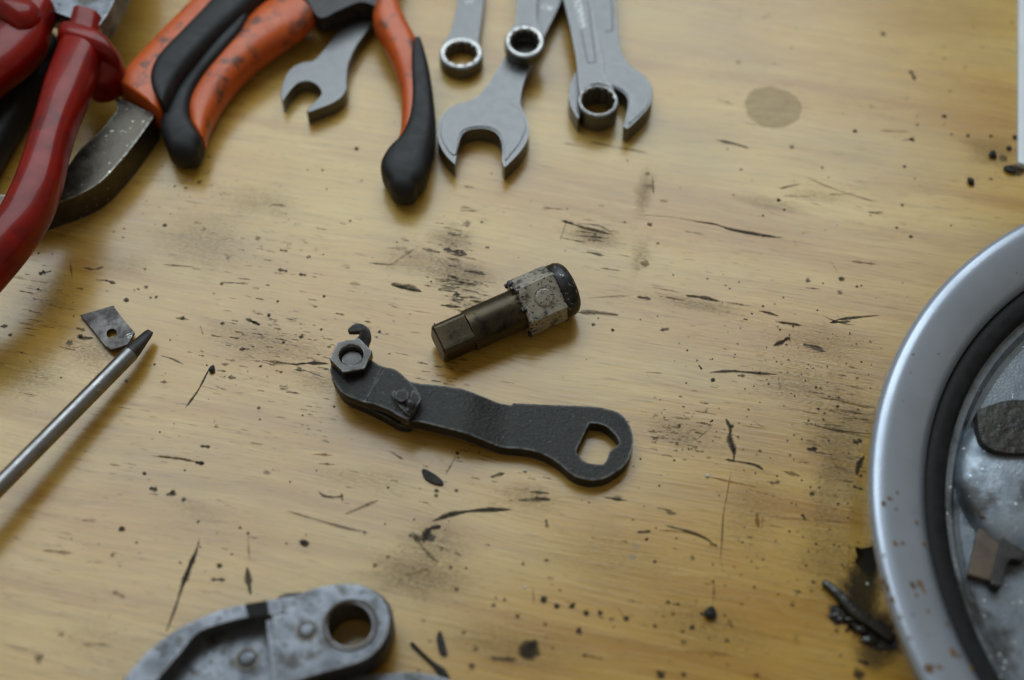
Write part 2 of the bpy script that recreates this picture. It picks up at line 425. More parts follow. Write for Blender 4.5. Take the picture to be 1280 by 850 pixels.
S(z, 3.1475, [
 ([(610, 78), (680, 92), (745, 112)], 14), ([(110, 85), (230, 108), (360, 132)], 9, .7, BRN), ([(0, 88), (100, 105)], 8, .5, BRN),
 ([(0, 395), (100, 425), (220, 455)], 14, .85), ([(70, 455), (200, 465)], 12, .7), ([(20, 405), (150, 415), (210, 450)], 8, .6), ([(100, 518), (180, 535)], 13, .7),
 ([(530, 398), (610, 410), (680, 432), (830, 458), (880, 462)], 14, .95), ([(480, 435), (575, 452)], 10, .45, BRN),
 ([(860, 272), (905, 258)], 10, .6), ([(950, 215), (1050, 260), (1160, 298), (1255, 325)], 7, .55), ([(490, 690), (560, 698), (635, 715)], 17, .85),
 ([(300, 695), (362, 705)], 15, .8), ([(150, 580), (245, 595)], 8, .6), ([(780, 750), (825, 760), (862, 772)], 13, .8), ([(850, 793), (960, 810)], 11, .7),
 ([(1060, 800), (1100, 785), (1180, 775), (1262, 768)], 12, .9), ([(1030, 768), (1095, 795), (1165, 808)], 7, .6), ([(960, 660), (1028, 664)], 8, .6),
 ([(365, 215), (368, 300)], 8, .6, BRN), ([(310, 372), (460, 385), (600, 412)], 9, .4, BRN), ([(60, 758), (140, 757), (235, 768)], 22, .6), ([(380, 690), (500, 712)], 9, .5),
 ([(640, 715), (770, 735)], 10, .4, BRN), ([(1140, 555), (1250, 568)], 14, .5), ([(100, 700), (300, 690)], 10, .35, BRN), ([(350, 655), (480, 680)], 8, .4, ORG),
 ([(1060, 545), (1100, 610)], 5, .35), ([(720, 783), (740, 785)], 9, .7), ([(1210, 362), (1258, 368)], 9, .5)])
B(z, 3.1475, [((975, 631), 24, .6), ((1108, 625), 26, .85), ((335, 565), 34, .55, OLV), ((345, 212), 22, .6, OLV), ((352, 411), 22, .8, BRN), ((208, 826), 14, .95),
 ((405, 825), 22, .5), ((255, 401), 8), ((580, 625), 9), ((798, 732), 10), ((858, 316), 14), ((1168, 655), 12), ((1160, 42), 16), ((1030, 187), 10), ((715, 195), 12, .4),
 ((910, 105), 22, .4), ((385, 485), 14, .6), ((28, 350), 9), ((800, 375), 8), ((880, 352), 8), ((928, 492), 9, .4), ((133, 804), 16, .6), ((1100, 677), 22, .5), ((410, 318), 18, .4, OLV, 2.2), ((350, 260), 20, .4, OLV, 2.5)])
z = zp(780, 400, 3.54)
S(z, 3.54, [
 ([(660, 115), (695, 98), (738, 74)], 20, .95), ([(790, 108), (840, 120), (895, 142)], 26, .7, GRY), ([(805, 106), (890, 125)], 8, .8), ([(330, 197), (347, 222)], 11, .9),
 ([(368, 232), (480, 226), (560, 232), (685, 241)], 14, .85), ([(500, 246), (540, 246)], 14, .7), ([(680, 241), (690, 290), (702, 332)], 7, .4),
 ([(448, 432), (470, 480), (468, 530), (487, 578), (484, 632)], 24, .85), ([(470, 465), (485, 475)], 24, .9), ([(478, 570), (492, 580)], 26, .95), ([(447, 616), (485, 623), (580, 641), (625, 670)], 13, .85),
 ([(475, 660), (455, 780), (440, 860), (432, 1000), (425, 1090)], 6, .75, BRN), ([(370, 692), (470, 715), (600, 742)], 8, .7, ORG), ([(806, 570), (862, 570)], 20, .95),
 ([(790, 450), (900, 480), (1000, 495), (1112, 506)], 10, .75), ([(1010, 545), (1055, 530)], 24, .8), ([(1065, 598), (1040, 640), (1030, 688)], 24, .95), ([(1008, 734), (1062, 752)], 12, .85),
 ([(640, 722), (695, 715)], 24, .5), ([(700, 668), (785, 692)], 18, .55), ([(560, 440), (640, 490)], 6, .4, BRN), ([(515, 465), (620, 480)], 7, .45, BRN), ([(540, 745), (700, 790)], 7, .4, ORG),
 ([(660, 5), (800, 25)], 14, .55), ([(900, 12), (1010, 5)], 12, .8), ([(1030, 380), (1120, 388)], 12, .5), ([(205, 430), (300, 440)], 12, .4), ([(320, 450), (390, 465)], 10, .6), ([(90, 230), (180, 236)], 8, .4, BRN),
 ([(300, 400), (420, 420)], 8, .5), ([(310, 540), (390, 470)], 6, .45), ([(140, 830), (215, 845)], 9, .7, BRN), ([(160, 45), (205, 38)], 14, .6)])
B(z, 3.54, [((393, 265), 20, .95), ((945, 382), 15), ((882, 440), 11), ((860, 394), 15), ((812, 216), 8), ((850, 298), 13), ((755, 336), 9), ((831, 770), 18), ((948, 812), 14), ((1036, 395), 10), ((1050, 186), 10),
 ((825, 740), 10), ((602, 580), 16, .8, BRN), ((245, 466), 17, .8), ((178, 431), 10), ((503, 105), 9), ((640, 283), 11), ((950, 343), 11), ((697, 195), 7), ((815, 197), 7), ((900, 205), 8), ((1000, 62), 9), ((1090, 95), 9),
 ((787, 527), 9), ((545, 428), 7), ((535, 305), 8), ((575, 293), 9), ((935, 775), 13, .6), ((420, 775), 9, .7, BRN), ((1095, 198), 8), ((235, 545), 18, .6), ((285, 568), 8), ((318, 568), 8), ((300, 570), 8), ((1028, 105), 10)])
z = zp(800, 640, 4.047)
S(z, 4.047, [([(-20, 103), (62, 97)], 14, .9), ([(128, 68), (200, 86), (300, 118), (395, 172)], 13, .9), ([(90, 92), (220, 100), (300, 118)], 8, .6), ([(760, 463), (782, 477)], 16, .8), ([(775, 394), (822, 411)], 14, .7),
 ([(595, 0), (592, 40), (601, 84)], 20, .75, ORG), ([(620, 20), (617, 84)], 6, .5, BRN), ([(85, 800), (122, 845)], 40, .9), ([(1100, 748), (1168, 774)], 22, .8), ([(1075, 828), (1140, 815)], 60, .75),
 ([(450, 540), (470, 590)], 16, .5), ([(375, 340), (372, 480)], 8, .45), ([(300, 515), (330, 518)], 18, .85), ([(620, 60), (740, 80)], 8, .4, BRN), ([(200, 700), (500, 728)], 12, .3, BRN), ([(600, 20), (1100, 60)], 10, .3, BRN), ([(780, 610), (800, 680)], 30, .25, BRN)])
B(z, 4.047, [((142, 456), 22, .8, BRN), ((192, 467), 17), ((75, 578), 19), ((265, 586), 24), ((217, 605), 18), ((167, 516), 14), ((440, 650), 19), ((370, 352), 15), ((372, 410), 10), ((75, 252), 16, .95, (.06, .012, .016)), ((265, 232), 26, .5, GRY),
 ((578, 380), 15, .7), ((876, 354), 18, .8), ((868, 400), 13, .6), ((995, 601), 18, .8), ((1046, 601), 20, .6, BRN), ((1015, 726), 16, .6), ((590, 825), 22, .7), ((220, 824), 24, .8), ((982, 166), 12), ((890, 160), 14), ((852, 200), 12), ((826, 126), 11), ((756, 98), 13),
 ((350, 640), 16, .5), ((220, 660), 26, .5, BRN), ((430, 372), 12, .6), ((368, 266), 14, .7), ((515, 465), 14, .6, BRN), ((38, 136), 13), ((822, 18), 18), ((510, 318), 9), ((150, 755), 14, .4), ((840, 272), 18, .5, BRN), ((530, 75), 9, .6), ((800, 625), 12, .3), ((960, 90), 12, .7),
 ((1140, 276), 34, .95), ((430, 525), 16, .6), ((515, 645), 12, .4)])
z = zp(480, 560, 2.931)
S(z, 2.931, [([(170, 272), (250, 242), (350, 228), (472, 225)], 17, 1.0), ([(212, 286), (165, 300), (143, 350)], 24, 1.0), ([(100, 300), (150, 375), (205, 425)], 14, .5), ([(88, 318), (150, 340)], 22, .6), ([(385, 108), (446, 90)], 14, .7),
 ([(480, 192), (620, 185)], 15, .6), ([(530, 160), (612, 166)], 12, .8), ([(545, 180), (612, 192)], 16, .7), ([(805, 180), (895, 192)], 13, .85), ([(592, 258), (600, 295)], 12, .6), ([(545, 505), (550, 578)], 5, .5), ([(378, 770), (500, 776)], 14, .75),
 ([(60, 470), (180, 440)], 10, .3, BRN), ([(855, 580), (880, 625)], 7, .4), ([(255, 375), (290, 400)], 7, .4), ([(180, 350), (290, 400)], 6, .35), ([(725, 756), (810, 775)], 8, .5), ([(1030, 235), (1075, 240)], 16, .6), ([(1190, 350), (1225, 360)], 10, .6), ([(20, 10), (75, 45)], 9, .5), ([(270, 20), (220, 105)], 6, .5)])
B(z, 2.931, [((172, 330), 30, .8, GRY), ((585, 555), 24, .95), ((633, 580), 20, .95), ((690, 578), 22, .95), ((740, 605), 20), ((792, 603), 18), ((887, 625), 20), ((714, 672), 24, .9), ((645, 521), 12, .6), ((530, 745), 62, 1.0), ((545, 720), 34, .95), ((402, 576), 14, .7), ((442, 556), 12, .7), ((265, 517), 18, .6),
 ((490, 616), 16, .7), ((510, 424), 14, .7), ((590, 646), 14, .6), ((735, 760), 12, .8), ((322, 800), 26, .6), ((268, 18), 14), ((272, 36), 9), ((192, 156), 18, .8), ((265, 155), 15, .7), ((110, 262), 8), ((245, 437), 11), ((300, 440), 9), ((595, 412), 16, .6), ((836, 628), 18, .4, BRN), ((618, 735), 11, .6), ((15, 398), 14, .6),
 ((210, 372), 8), ((190, 175), 16, .6), ((15, 145), 8), ((145, 630), 18, .35), ((290, 675), 20, .35), ((335, 735), 20, .4), ((960, 335), 9), ((410, 550), 10, .6), ((920, 360), 24, .4, (.4, .39, .38)), ((910, 400), 26, .4, (.4, .39, .38)), ((765, 325), 14, .3)])
z = zp(0, 560, 2.667)
S(z, 2.667, [([(665, 300), (652, 350), (615, 440), (585, 530), (553, 618)], 13, .8), ([(650, 348), (605, 470)], 18, .7), ([(825, 265), (832, 390)], 6, .4, BRN), ([(823, 395), (828, 440), (836, 492)], 18, .85), ([(700, 437), (755, 439)], 12, .8), ([(1058, 138), (1080, 160), (1120, 163), (1145, 160)], 8, .7), ([(1138, 148), (1142, 178)], 8, .7),
 ([(1140, 225), (1275, 168)], 12, .45), ([(950, 208), (1060, 240), (1160, 268), (1235, 282)], 10, .5), ([(370, 475), (420, 500)], 16, .4), ([(138, 340), (250, 352)], 12, .5, OLV), ([(270, 242), (325, 240)], 14, .35), ([(500, 25), (600, 35), (680, 50)], 7, .6, BRN), ([(648, 45), (685, 52)], 10, .9), ([(495, 133), (528, 140)], 16, .85), ([(0, 650), (150, 690)], 12, .3), ([(270, 655), (380, 655)], 12, .4, OLV), ([(350, 380), (280, 380)], 8, .3)])
B(z, 2.667, [((482, 85), 12, .95), ((575, 148), 18, .6), ((610, 172), 13, .5), ((732, 392), 18, .9), ((1015, 318), 22, 1.0, INK, 1.4), ((955, 318), 8), ((405, 270), 19, .9), ((130, 702), 26, .5), ((375, 357), 14, .5), ((455, 315), 10, .6), ((600, 382), 10, .6), ((660, 246), 9), ((800, 266), 10, .7), ((827, 284), 11, .7), ((1020, 290), 9, .5), ((205, 620), 20, .3), ((365, 560), 8, .4), ((1250, 392), 16, .5), ((1215, 283), 12, .5), ((885, 80), 16, .35)])
z = zp(200, 400, 3.4)
S(z, 3.4, [([(212, 200), (170, 285), (140, 330), (105, 378)], 10, .95), ([(430, 170), (510, 182), (590, 188)], 14, .7, BRN), ([(580, 187), (650, 183), (722, 186)], 16, .95), ([(285, 243), (325, 246)], 20, .6), ([(335, 128), (365, 120)], 20, .8), ([(168, 535), (218, 540)], 16, .8), ([(148, 606), (192, 611)], 16, .9), ([(-20, 578), (80, 588), (150, 604)], 13, .6, OLV),
 ([(0, 150), (50, 165), (105, 190)], 8, .6), ([(380, 0), (430, 22)], 13, .8), ([(0, 262), (30, 265)], 14, .6), ([(230, 280), (290, 300)], 9, .4, BRN), ([(590, 205), (700, 245)], 9, .5), ([(530, 305), (600, 312)], 9, .6), ([(380, 520), (440, 530)], 12, .4, OLV), ([(640, 570), (745, 575)], 14, .5, ORG), ([(670, 610), (748, 615)], 9, .6, BRN), ([(170, 20), (185, 70)], 6, .35)])
B(z, 3.4, [((55, 735), 26, .75), ((33, 742), 15, .7), ((100, 763), 22, .5), ((605, 405), 9, .95), ((420, 373), 16, .7, BRN), ((428, 197), 13), ((265, 15), 18, .7), ((105, 638), 10), ((685, 40), 13), ((600, 72), 18), ((525, 95), 14), ((590, 208), 22, .7), ((460, 650), 28, .3), ((665, 640), 8), ((740, 368), 11), ((400, 10), 18, .7), ((240, 452), 20, .35), ((515, 222), 10)])
z = zp(0, 280, 4.25)
S(z, 4.25, [([(205, 268), (245, 250)], 30, .95), ([(240, 258), (275, 248)], 14, .7), ([(550, 295), (620, 318)], 18, .8), ([(440, 230), (500, 240), (552, 226)], 14, .7), ([(370, 190), (385, 295)], 10, .6, BRN), ([(420, 595), (440, 605), (500, 605)], 22, .8), ([(400, 550), (455, 566)], 20, .7, BRN), ([(0, 545), (45, 540)], 24, .8), ([(505, 295), (560, 300)], 10, .6), ([(130, 265), (160, 270)], 10, .5), ([(400, 340), (450, 345)], 12, .6, BRN), ([(90, 550), (200, 560)], 9, .4, BRN)])
B(z, 4.25, [((425, 598), 30, .95), ((370, 632), 36, .6, GRY), ((672, 403), 30, .85), ((775, 335), 24, .7), ((205, 345), 18, .5), ((735, 345), 16, .7), ((715, 350), 12, .7), ((800, 390), 16, .7), ((830, 388), 20, .7), ((390, 490), 12, .6), ((55, 590), 24, .8), ((115, 682), 10), ((770, 238), 12), ((205, 155), 14), ((155, 160), 16), ((278, 158), 10), ((820, 745), 14), ((325, 815), 18, .5), ((160, 730), 14, .5), ((605, 42), 10), ((660, 25), 10), ((655, 70), 12), ((570, 355), 12, .6), ((670, 835), 22, .6)])
z = zp(880, 0, 2.8325)
S(z, 2.8325, [([(725, 250), (738, 262), (747, 285)], 18, .85), ([(615, 462), (728, 466)], 8, .6), ([(700, 498), (740, 492)], 9, .5), ([(268, 668), (345, 650)], 10, .5), ([(40, 350), (110, 372)], 18, .3), ([(200, 70), (240, 45)], 14, .25), ([(110, 75), (130, 50)], 12, .25), ([(270, 693), (380, 697)], 10, .35), ([(580, 750), (640, 752)], 8, .5), ([(430, 690), (540, 685)], 6, .5)])
B(z, 2.8325, [((635, 120), 22, .9), ((852, 412), 22, .95), ((738, 493), 22, .9), ((535, 464), 18, .85), ((710, 590), 14), ((702, 726), 13), ((682, 806), 11), ((732, 838), 14), ((265, 708), 16), ((122, 220), 16, .6), ((935, 480), 18, .8), ((1016, 481), 16), ((755, 413), 12, .5), ((877, 475), 14, .6), ((870, 322), 10), ((985, 322), 12, .4), ((925, 240), 11), ((850, 207), 11), ((755, 442), 11), ((594, 377), 16, .4), ((312, 520), 20, .4), ((420, 594), 9), ((848, 165), 8), ((1090, 80), 12), ((985, 168), 9), ((1015, 635), 16, .5), ((285, 743), 10), ((208, 763), 9), ((875, 798), 9), ((955, 95), 9), ((130, 600), 14, .35), ((1060, 560), 40, .5), ((1105, 600), 60, .8)])
z = zp(200, 180, 2.4615)
S(z, 2.4615, [([(870, 322), (910, 332), (950, 342)], 24, .8, (.03, .03, .045)), ([(800, 320), (870, 335)], 14, .5), ([(708, 430), (760, 440), (808, 455)], 20, .85, (.05, .035, .025)), ([(715, 435), (790, 452)], 8, .9), ([(860, 495), (930, 502)], 14, .75), ([(850, 445), (930, 440)], 12, .5), ([(870, 430), (990, 432)], 12, .45), ([(930, 388), (1010, 402)], 16, .65), ([(840, 415), (930, 420)], 10, .4), ([(900, 465), (925, 462)], 18, .85),
 ([(920, 205), (990, 205)], 9, .5), ([(920, 195), (960, 197)], 8, .5), ([(880, 275), (930, 280)], 18, .35, GRY), ([(635, 365), (720, 372)], 9, .5), ([(690, 385), (790, 318)], 12, .3), ([(740, 290), (770, 300)], 10, .4), ([(0, 370), (110, 378)], 7, .5), ([(360, 385), (395, 392)], 13, .7), ([(425, 400), (452, 403)], 11, .8), ([(260, 535), (310, 558)], 12, .7), ([(180, 425), (280, 430)], 8, .5), ([(1170, 195), (1245, 202)], 11, .4, BRN), ([(1235, 235), (1275, 245)], 12, .7), ([(1250, 240), (1230, 300)], 7, .35), ([(930, 130), (970, 134)], 9, .5),
 ([(580, 428), (620, 432)], 20, .3, BRN), ([(340, 185), (390, 190)], 10, .5), ([(450, 350), (465, 345)], 12, .6), ([(365, 325), (395, 330)], 10, .6), ([(45, 535), (90, 540)], 12, .5), ([(690, 320), (770, 322)], 14, .3, GRY), ([(1000, 318), (1015, 318)], 10, .8), ([(890, 478), (940, 480)], 9, .7), ([(560, 55), (580, 55)], 8, .2)])
B(z, 2.4615, [((605, 15), 16, .95), ((945, 245), 26, .45, GRY), ((15, 250), 16, .8), ((585, 236), 9), ((335, 527), 13, .9), ((362, 484), 9), ((505, 468), 10), ((300, 290), 20, .4), ((120, 118), 16, .6), ((500, 80), 10), ((80, 135), 10), ((45, 130), 9), ((210, 350), 26, .25), ((815, 125), 16, .9), ((135, 262), 14, .4), ((480, 325), 18, .25), ((990, 240), 9), ((675, 578), 11), ((620, 112), 12, .35), ((70, 535), 14, .7), ((190, 430), 12, .6)])
# patches of fine dirt where the varnish has worn through: short streaks along the grain
def streaks(x0, y0, x1, y1, n, a=.7, ln=(3, 16), w=(1.2, 3.2)):
    for _ in range(n):
        x = random.gauss((x0 + x1) / 2, (x1 - x0) / 3.6); y = random.gauss((y0 + y1) / 2, (y1 - y0) / 3.6); l = random.uniform(*ln)
        c = random.choice((INK, INK, BRN, GRY)); s = .17 + random.uniform(-.06, .06)
        stroke([(x - l / 2, y - l * s / 2), (x + l / 2, y + l * s / 2)], random.uniform(*w), a * random.uniform(.5, 1), c)
streaks(240, 380, 480, 470, 110, .65); streaks(530, 320, 620, 400, 46, .75, (5, 26)); streaks(800, 500, 900, 580, 60, .6); streaks(250, 230, 480, 380, 60, .5)
streaks(540, 270, 600, 320, 20, .5); streaks(1000, 440, 1090, 600, 50, .55, (6, 40)); streaks(0, 290, 90, 450, 40, .5, (6, 30)); streaks(700, 260, 800, 320, 22, .5, (6, 30))
streaks(300, 480, 460, 560, 30, .5); streaks(480, 540, 700, 640, 46, .5); streaks(40, 480, 330, 700, 34, .4); streaks(640, 640, 1000, 840, 60, .5, (2, 12)); streaks(180, 210, 330, 270, 36, .6, (1.5, 5), (1.5, 3)); streaks(470, 440, 640, 500, 30, .6, (5, 24))
for _ in range(80):
    blot((random.uniform(20, 1260), random.uniform(10, 840)), random.uniform(1.0, 2.2), random.uniform(.4, .8), random.choice((BRN, BRN, INK, GRY)))
for _ in range(120):
    blot((random.gauss(970, 90), random.gauss(520, 130)), random.uniform(1.2, 3.2), random.uniform(.6, .95))
SMU = (.085, .062, .036)
def smudge(p, rx, ry, a=.35, c=SMU, tilt=None):
    mz[0] = .02 + (mz[0] - .02 + .0013) % .09
    q = un(p, mz[0]); base = len(marks_v); n = 20; sc = .28
    marks_v.append(q); marks_c.append((*c, a)); rs = [random.uniform(.75, 1.2) for _ in range(n)]
    t0 = -GRAIN if tilt is None else tilt; ca, sa = math.cos(t0), math.sin(t0)
    K = ((.25, .94), (.5, .72), (.75, .36), (1.0, .1), (1.25, 0))
    for f, al in K:
        for i in range(n):
            t = 2 * math.pi * i / n; x, y = math.cos(t) * rx * sc * f * rs[i], math.sin(t) * ry * sc * 1.2 * f * rs[i]
            marks_v.append(q + Vector((x * ca - y * sa, x * sa + y * ca, 0))); marks_c.append((*c, a * al))
    for i in range(n):
        j = (i + 1) % n; marks_f.append((base, base + 1 + i, base + 1 + j))
        for k in range(len(K) - 1):
            b0 = base + 1 + k * n; marks_f.append((b0 + i, b0 + n + i, b0 + n + j, b0 + j))
for args in (((565, 300), 45, 30, .42), ((575, 345), 60, 40, .45), ((600, 385), 55, 22, .42), ((520, 325), 70, 30, .32), ((330, 430), 130, 40, .34), ((420, 480), 80, 24, .34), ((250, 300), 110, 60, .30), ((330, 250), 90, 36, .30),
             ((740, 295), 60, 22, .42), ((805, 240), 18, 50, .42, OLV), ((800, 320), 20, 40, .36, OLV), ((870, 380), 90, 14, .38), ((850, 540), 80, 30, .34), ((1030, 430), 90, 40, .34), ((1050, 560), 60, 120, .42), ((1000, 480), 110, 40, .32),  # tall smudge beside the drum paints its shadow as well as dirt
             ((545, 680), 70, 40, .36), ((520, 720), 90, 40, .42, BRN), ((640, 810), 110, 34, .36), ((660, 620), 60, 24, .36), ((880, 780), 110, 40, .32), ((1040, 700), 60, 80, .38), ((60, 370), 50, 60, .34), ((40, 470), 60, 50, .30), ((120, 440), 60, 30, .36), ((160, 330), 60, 24, .3),  # brown smudge right of the cast eye is its shadow, painted
             ((960, 255), 80, 16, .3), ((1240, 190), 60, 40, .4), ((1020, 245), 60, 14, .3), ((460, 600), 90, 20, .28), ((250, 640), 60, 20, .24), ((120, 800), 80, 40, .22), ((940, 640), 60, 70, .28), ((760, 690), 110, 50, .26)):
    smudge(args[0], args[1], args[2], args[3] * .75, *args[4:])
for args in (((1072, 745), 26, 40, .95, INK), ((1085, 730), 22, 44, .8, (.06, .045, .018)), ((1100, 790), 30, 26, 1.0, INK), ((1050, 768), 16, 14, .95, INK), ((1090, 700), 16, 20, .7, INK), ((1092, 820), 30, 20, .6, INK)):
    smudge(*args)
me = bpy.data.meshes.new('dirt_and_shade_marks'); me.from_pydata([v * .001 for v in marks_v], [], marks_f)
ca = me.color_attributes.new('dirt', 'FLOAT_COLOR', 'POINT')
for i, c in enumerate(marks_c): ca.data[i].color = c
me.materials.append(MAT['stain']); dm = bpy.data.objects.new('dirt_and_shade_marks', me); COL.objects.link(dm); dm.parent = bench; dm['kind'] = 'stuff'

# the round stain left by an oily can
m, nt, p, L = nodes('oil_soaked_patch')
tc = N(nt, 'ShaderNodeTexCoord').outputs['Object']
p.inputs['Base Color'].default_value = (.20, .135, .030, 1); p.inputs['Roughness'].default_value = .3; p.inputs['Specular IOR Level'].default_value = .3
L.new(ramp(nt, noise(nt, mapping(nt, tc, rot=GRAIN, scale=(150, 500, 1)), 1, 4, .6), [(.25, .14), (.8, .40)]), p.inputs['Alpha']); MAT['oil'] = m
c0 = un((966, 134), 0)
bm = bmesh.new(); ring = [bm.verts.new(c0 + Vector((math.cos(t) * r, math.sin(t) * r, .13))) for t, r in ((2 * math.pi * i / 64, 11.1 + .22 * math.sin(i * .9) + .25 * math.sin(i * .31 + 1) + .1 * math.sin(i * 2.3)) for i in range(64))]
bm.faces.new(ring); finish('oil_stain', bm, 'oil', bench)

# ------------------------------------------------------------------ brake lever arm
z1 = zp(380, 310, 2.657); z2 = zp(400, 395, 5.67); z3 = zp(600, 490, 6.095)
arm = thing('brake_lever', 'black steel lever arm with a hexagon nut at one end and a shaped hole', 'lever', ground_of([(430, 460), (600, 530), (780, 560)]))
xa = un((520, 500), 5).x; xb = un((575, 515), 5).x; xc = un((636, 530), 5).x
def joggle(v):
    if v.x < xb: return 4.2
    if v.x > xc: return 0
    t = (v.x - xb) / (xc - xb); return 4.2 * (1 - t * t * (3 - 2 * t))
out = [(500, 487), (527, 488), (549, 490), (576, 494), (598, 499), (621, 504), (639, 506.5), (639, 506.5), (641, 504), (641, 504), (666, 505), (700, 506.5), (737, 508), (756, 510.5), (775, 517), (786, 530), (791.5, 547),
       (790, 562), (784, 577), (774, 587), (774, 587), (757, 597), (742, 600), (728, 598), (715, 593), (702, 582), (688, 572), (669, 564), (648, 560.5), (630, 559.5), (612, 556), (590, 551), (560, 543.5), (530, 536), (500, 528)]
hole = z3((832, 236), (832, 236), (905, 240), (965, 262), (965, 262), (1035, 330), (1066, 392), (1066, 392), (985, 455), (985, 455), (965, 520), (938, 552), (938, 552), (840, 545), (775, 515), (775, 515), (728, 452), (728, 452))
bm = plate_bm(out, [hole], 5.2, 5.2, 1.1, joggle, (un((500, 520), 5), un((660, 520), 5) - un((500, 520), 5), 22))
finish('arm_plate', bm, 'black', arm, bevel=.55)
lo = z2((90, 420), (130, 520), (190, 585), (330, 650), (470, 720), (560, 772), (640, 778), (640, 778), (740, 620), (640, 500), (520, 400), (400, 350), (300, 300), (150, 300))
finish('backing_link', plate_bm(lo, None, 4.4, 4.4, 1.2), 'black', arm, bevel=.45)
up = z2((72, 350), (80, 415), (108, 470), (150, 525), (205, 558), (330, 605), (470, 655), (560, 705), (622, 735), (622, 735), (668, 690), (712, 590), (685, 520), (600, 432), (530, 378), (460, 362), (400, 335), (362, 300), (320, 235), (215, 205), (110, 250))
xn = un((470, 480), 10).x
def lift(v): return 1.1 * max(0, min(1, (xn - v.x) / 4)) * -1
finish('link_plate', plate_bm(up, None, 11.6, 3.4, 1.1, lift, (un((440, 470), 11), un((500, 500), 11) - un((440, 470), 11), 10)), 'black', arm, bevel=.5)
nut_c = un(z2((226, 312))[0], 11.4)
def hexr(a, rot=R_(12)):
    t = (a - rot) % (math.pi / 3) - math.pi / 6; return math.cos(math.pi / 6) / math.cos(t)
M = Matrix.Translation((nut_c.x, nut_c.y, 10.5))
prof = [(3.75, 0.0), (7.0, 0.0, 1), (7.3, .5, 1), (7.3, 3.7, 1), (7.0, 4.05, 1), (5.6, 4.15), (4.35, 4.15), (3.75, 3.5), (3.6, 3.1), (3.75, 2.7), (3.6, 2.3), (3.75, 1.9), (3.6, 1.5), (3.75, 1.1)]
nut = finish('hex_nut', lathe_bm(prof, 72, M, hexr, True), 'blacknut', arm, sharp=22)
prof = [(3.8, 4.0), (4.35, 4.2), (4.5, 4.2), (4.4, 4.26), (4.05, 4.2), (3.74, 3.7)]
finish('thread_lip', lathe_bm([(4.75, 4.12), (4.6, 4.24), (3.66, 3.50), (3.66, 3.2)], 48, M, None, True), 'threads', nut, sharp=60)
finish('threaded_stud', lathe_bm([(0, -1.5), (3.56, -1.5), (3.56, 1.2), (3.2, 1.6), (0, 1.6)], 40, M), 'blacknut', arm, sharp=30)
finish('hook', sweep_bm(sw(z2, [((232, 225), (340, 245), 11.5, 1.5), ((250, 180), (350, 200), 12.2, 1.5), ((276, 148), (364, 158), 13.2, 1.5), ((286, 126), (352, 104), 14, 1.5), ((268, 122), (300, 66), 14.4, 1.4), ((238, 124), (246, 66), 14.4, 1.3), ((214, 122), (208, 92), 14.2, 1.2)]), 20, 4, (.5, .6), 6), 'black', arm, sharp=50)
# spring clip and its pin
cl = z2((508, 545), (530, 600), (580, 660), (632, 705), (632, 705), (680, 650), (722, 585), (722, 585), (690, 545), (655, 520), (655, 520), (640, 560), (600, 610), (560, 560), (530, 525))
clip = finish('pin_clip', plate_bm(cl, None, 13.0, 1.6, .7), 'black', arm, bevel=.3)
pc = un(z2((580, 565))[0], 14)
finish('pin', lathe_bm([(0, 9), (2.5, 9), (2.5, 13.9), (2.2, 14.3), (0, 14.45)], 32, Matrix.Translation((pc.x, pc.y, 0))), 'black', arm, sharp=40)
pc2 = un(z2((640, 640))[0], 13.5)
finish('pin_tail', lump_bm((pc2.x, pc2.y, 11.3), 2.0, .9, 5, (1.0, 1.2)), 'cap', arm, sharp=60)

# ------------------------------------------------------------------ cam pin (lying on its side)
A = un((547, 431), 7.2); Bp = un((703, 362), 9.8)
ax = (Bp - A).normalized(); side = Vector((0, 0, 1)).cross(ax).normalized() * -1; upv = ax.cross(side) * 1
if upv.z < 0: upv = -upv
Mx = Matrix((( *ax, 0), (*side, 0), (*upv, 0), (0, 0, 0, 1))).transposed(); Mx.translation = A
pin = thing('brake_cam_pin', 'short thick steel cam pin with a grey pitted head and a squared shank end', 'pin', (A.x + ax.x * 25, A.y + ax.y * 25, 0))
def circ(r): return lambda a: r
def flats(R, fl, k=60):
    def f(a):
        r = R
        for ang, d in fl:
            c = math.cos(a - R_(ang))
            if c > .05: r = min(r, d / c)
        return r
    return f
SQ = [(-14, 5.7), (76, 5.8), (166, 5.7), (256, 5.8)]
sq = flats(7.2, SQ); sqi = flats(6.4, [(a, d - .6) for a, d in SQ])
bm = loft_bm([(0, sqi), (.7, sq), (11.6, sq), (12.0, circ(7.25)), (12.2, circ(7.3)), (20, circ(7.3)), (27, circ(7.35)), (32.5, circ(7.35))], Mx, 120)
finish('shank', bm, 'shank', pin, sharp=24)
HF = [(58, 8.0), (-4, 9.2), (122, 9.2), (200, 9.0), (270, 9.4)]
hd = flats(10.4, HF); hdi = flats(9.9, [(a, d - .5) for a, d in HF])
rj = random.Random(4)
bm = loft_bm([(31.2, hdi), (31.8, hd), (36, hd), (40, hd), (45.4, hd), (46.2, hdi)], Mx, 120)
hobj = finish('cam_head', bm, 'head', pin, sharp=24)
nrm = (side * math.cos(R_(58)) + upv * math.sin(R_(58))); bc = A + ax * 39.2 + nrm * 7.95
q = nrm.to_track_quat('Z', 'Y').to_matrix().to_4x4(); q.translation = bc
finish('centre_boss', lathe_bm([(0, -.3), (3.15, -.3), (3.15, .10), (2.9, .35), (2.6, .42), (0, .5)], 40, q), 'head', hobj, sharp=50)
finish('boss_groove', lathe_bm([(3.15, .02), (3.45, .06), (3.7, .02), (3.45, -.2)], 40, q, None, True), 'cap', hobj, sharp=60)
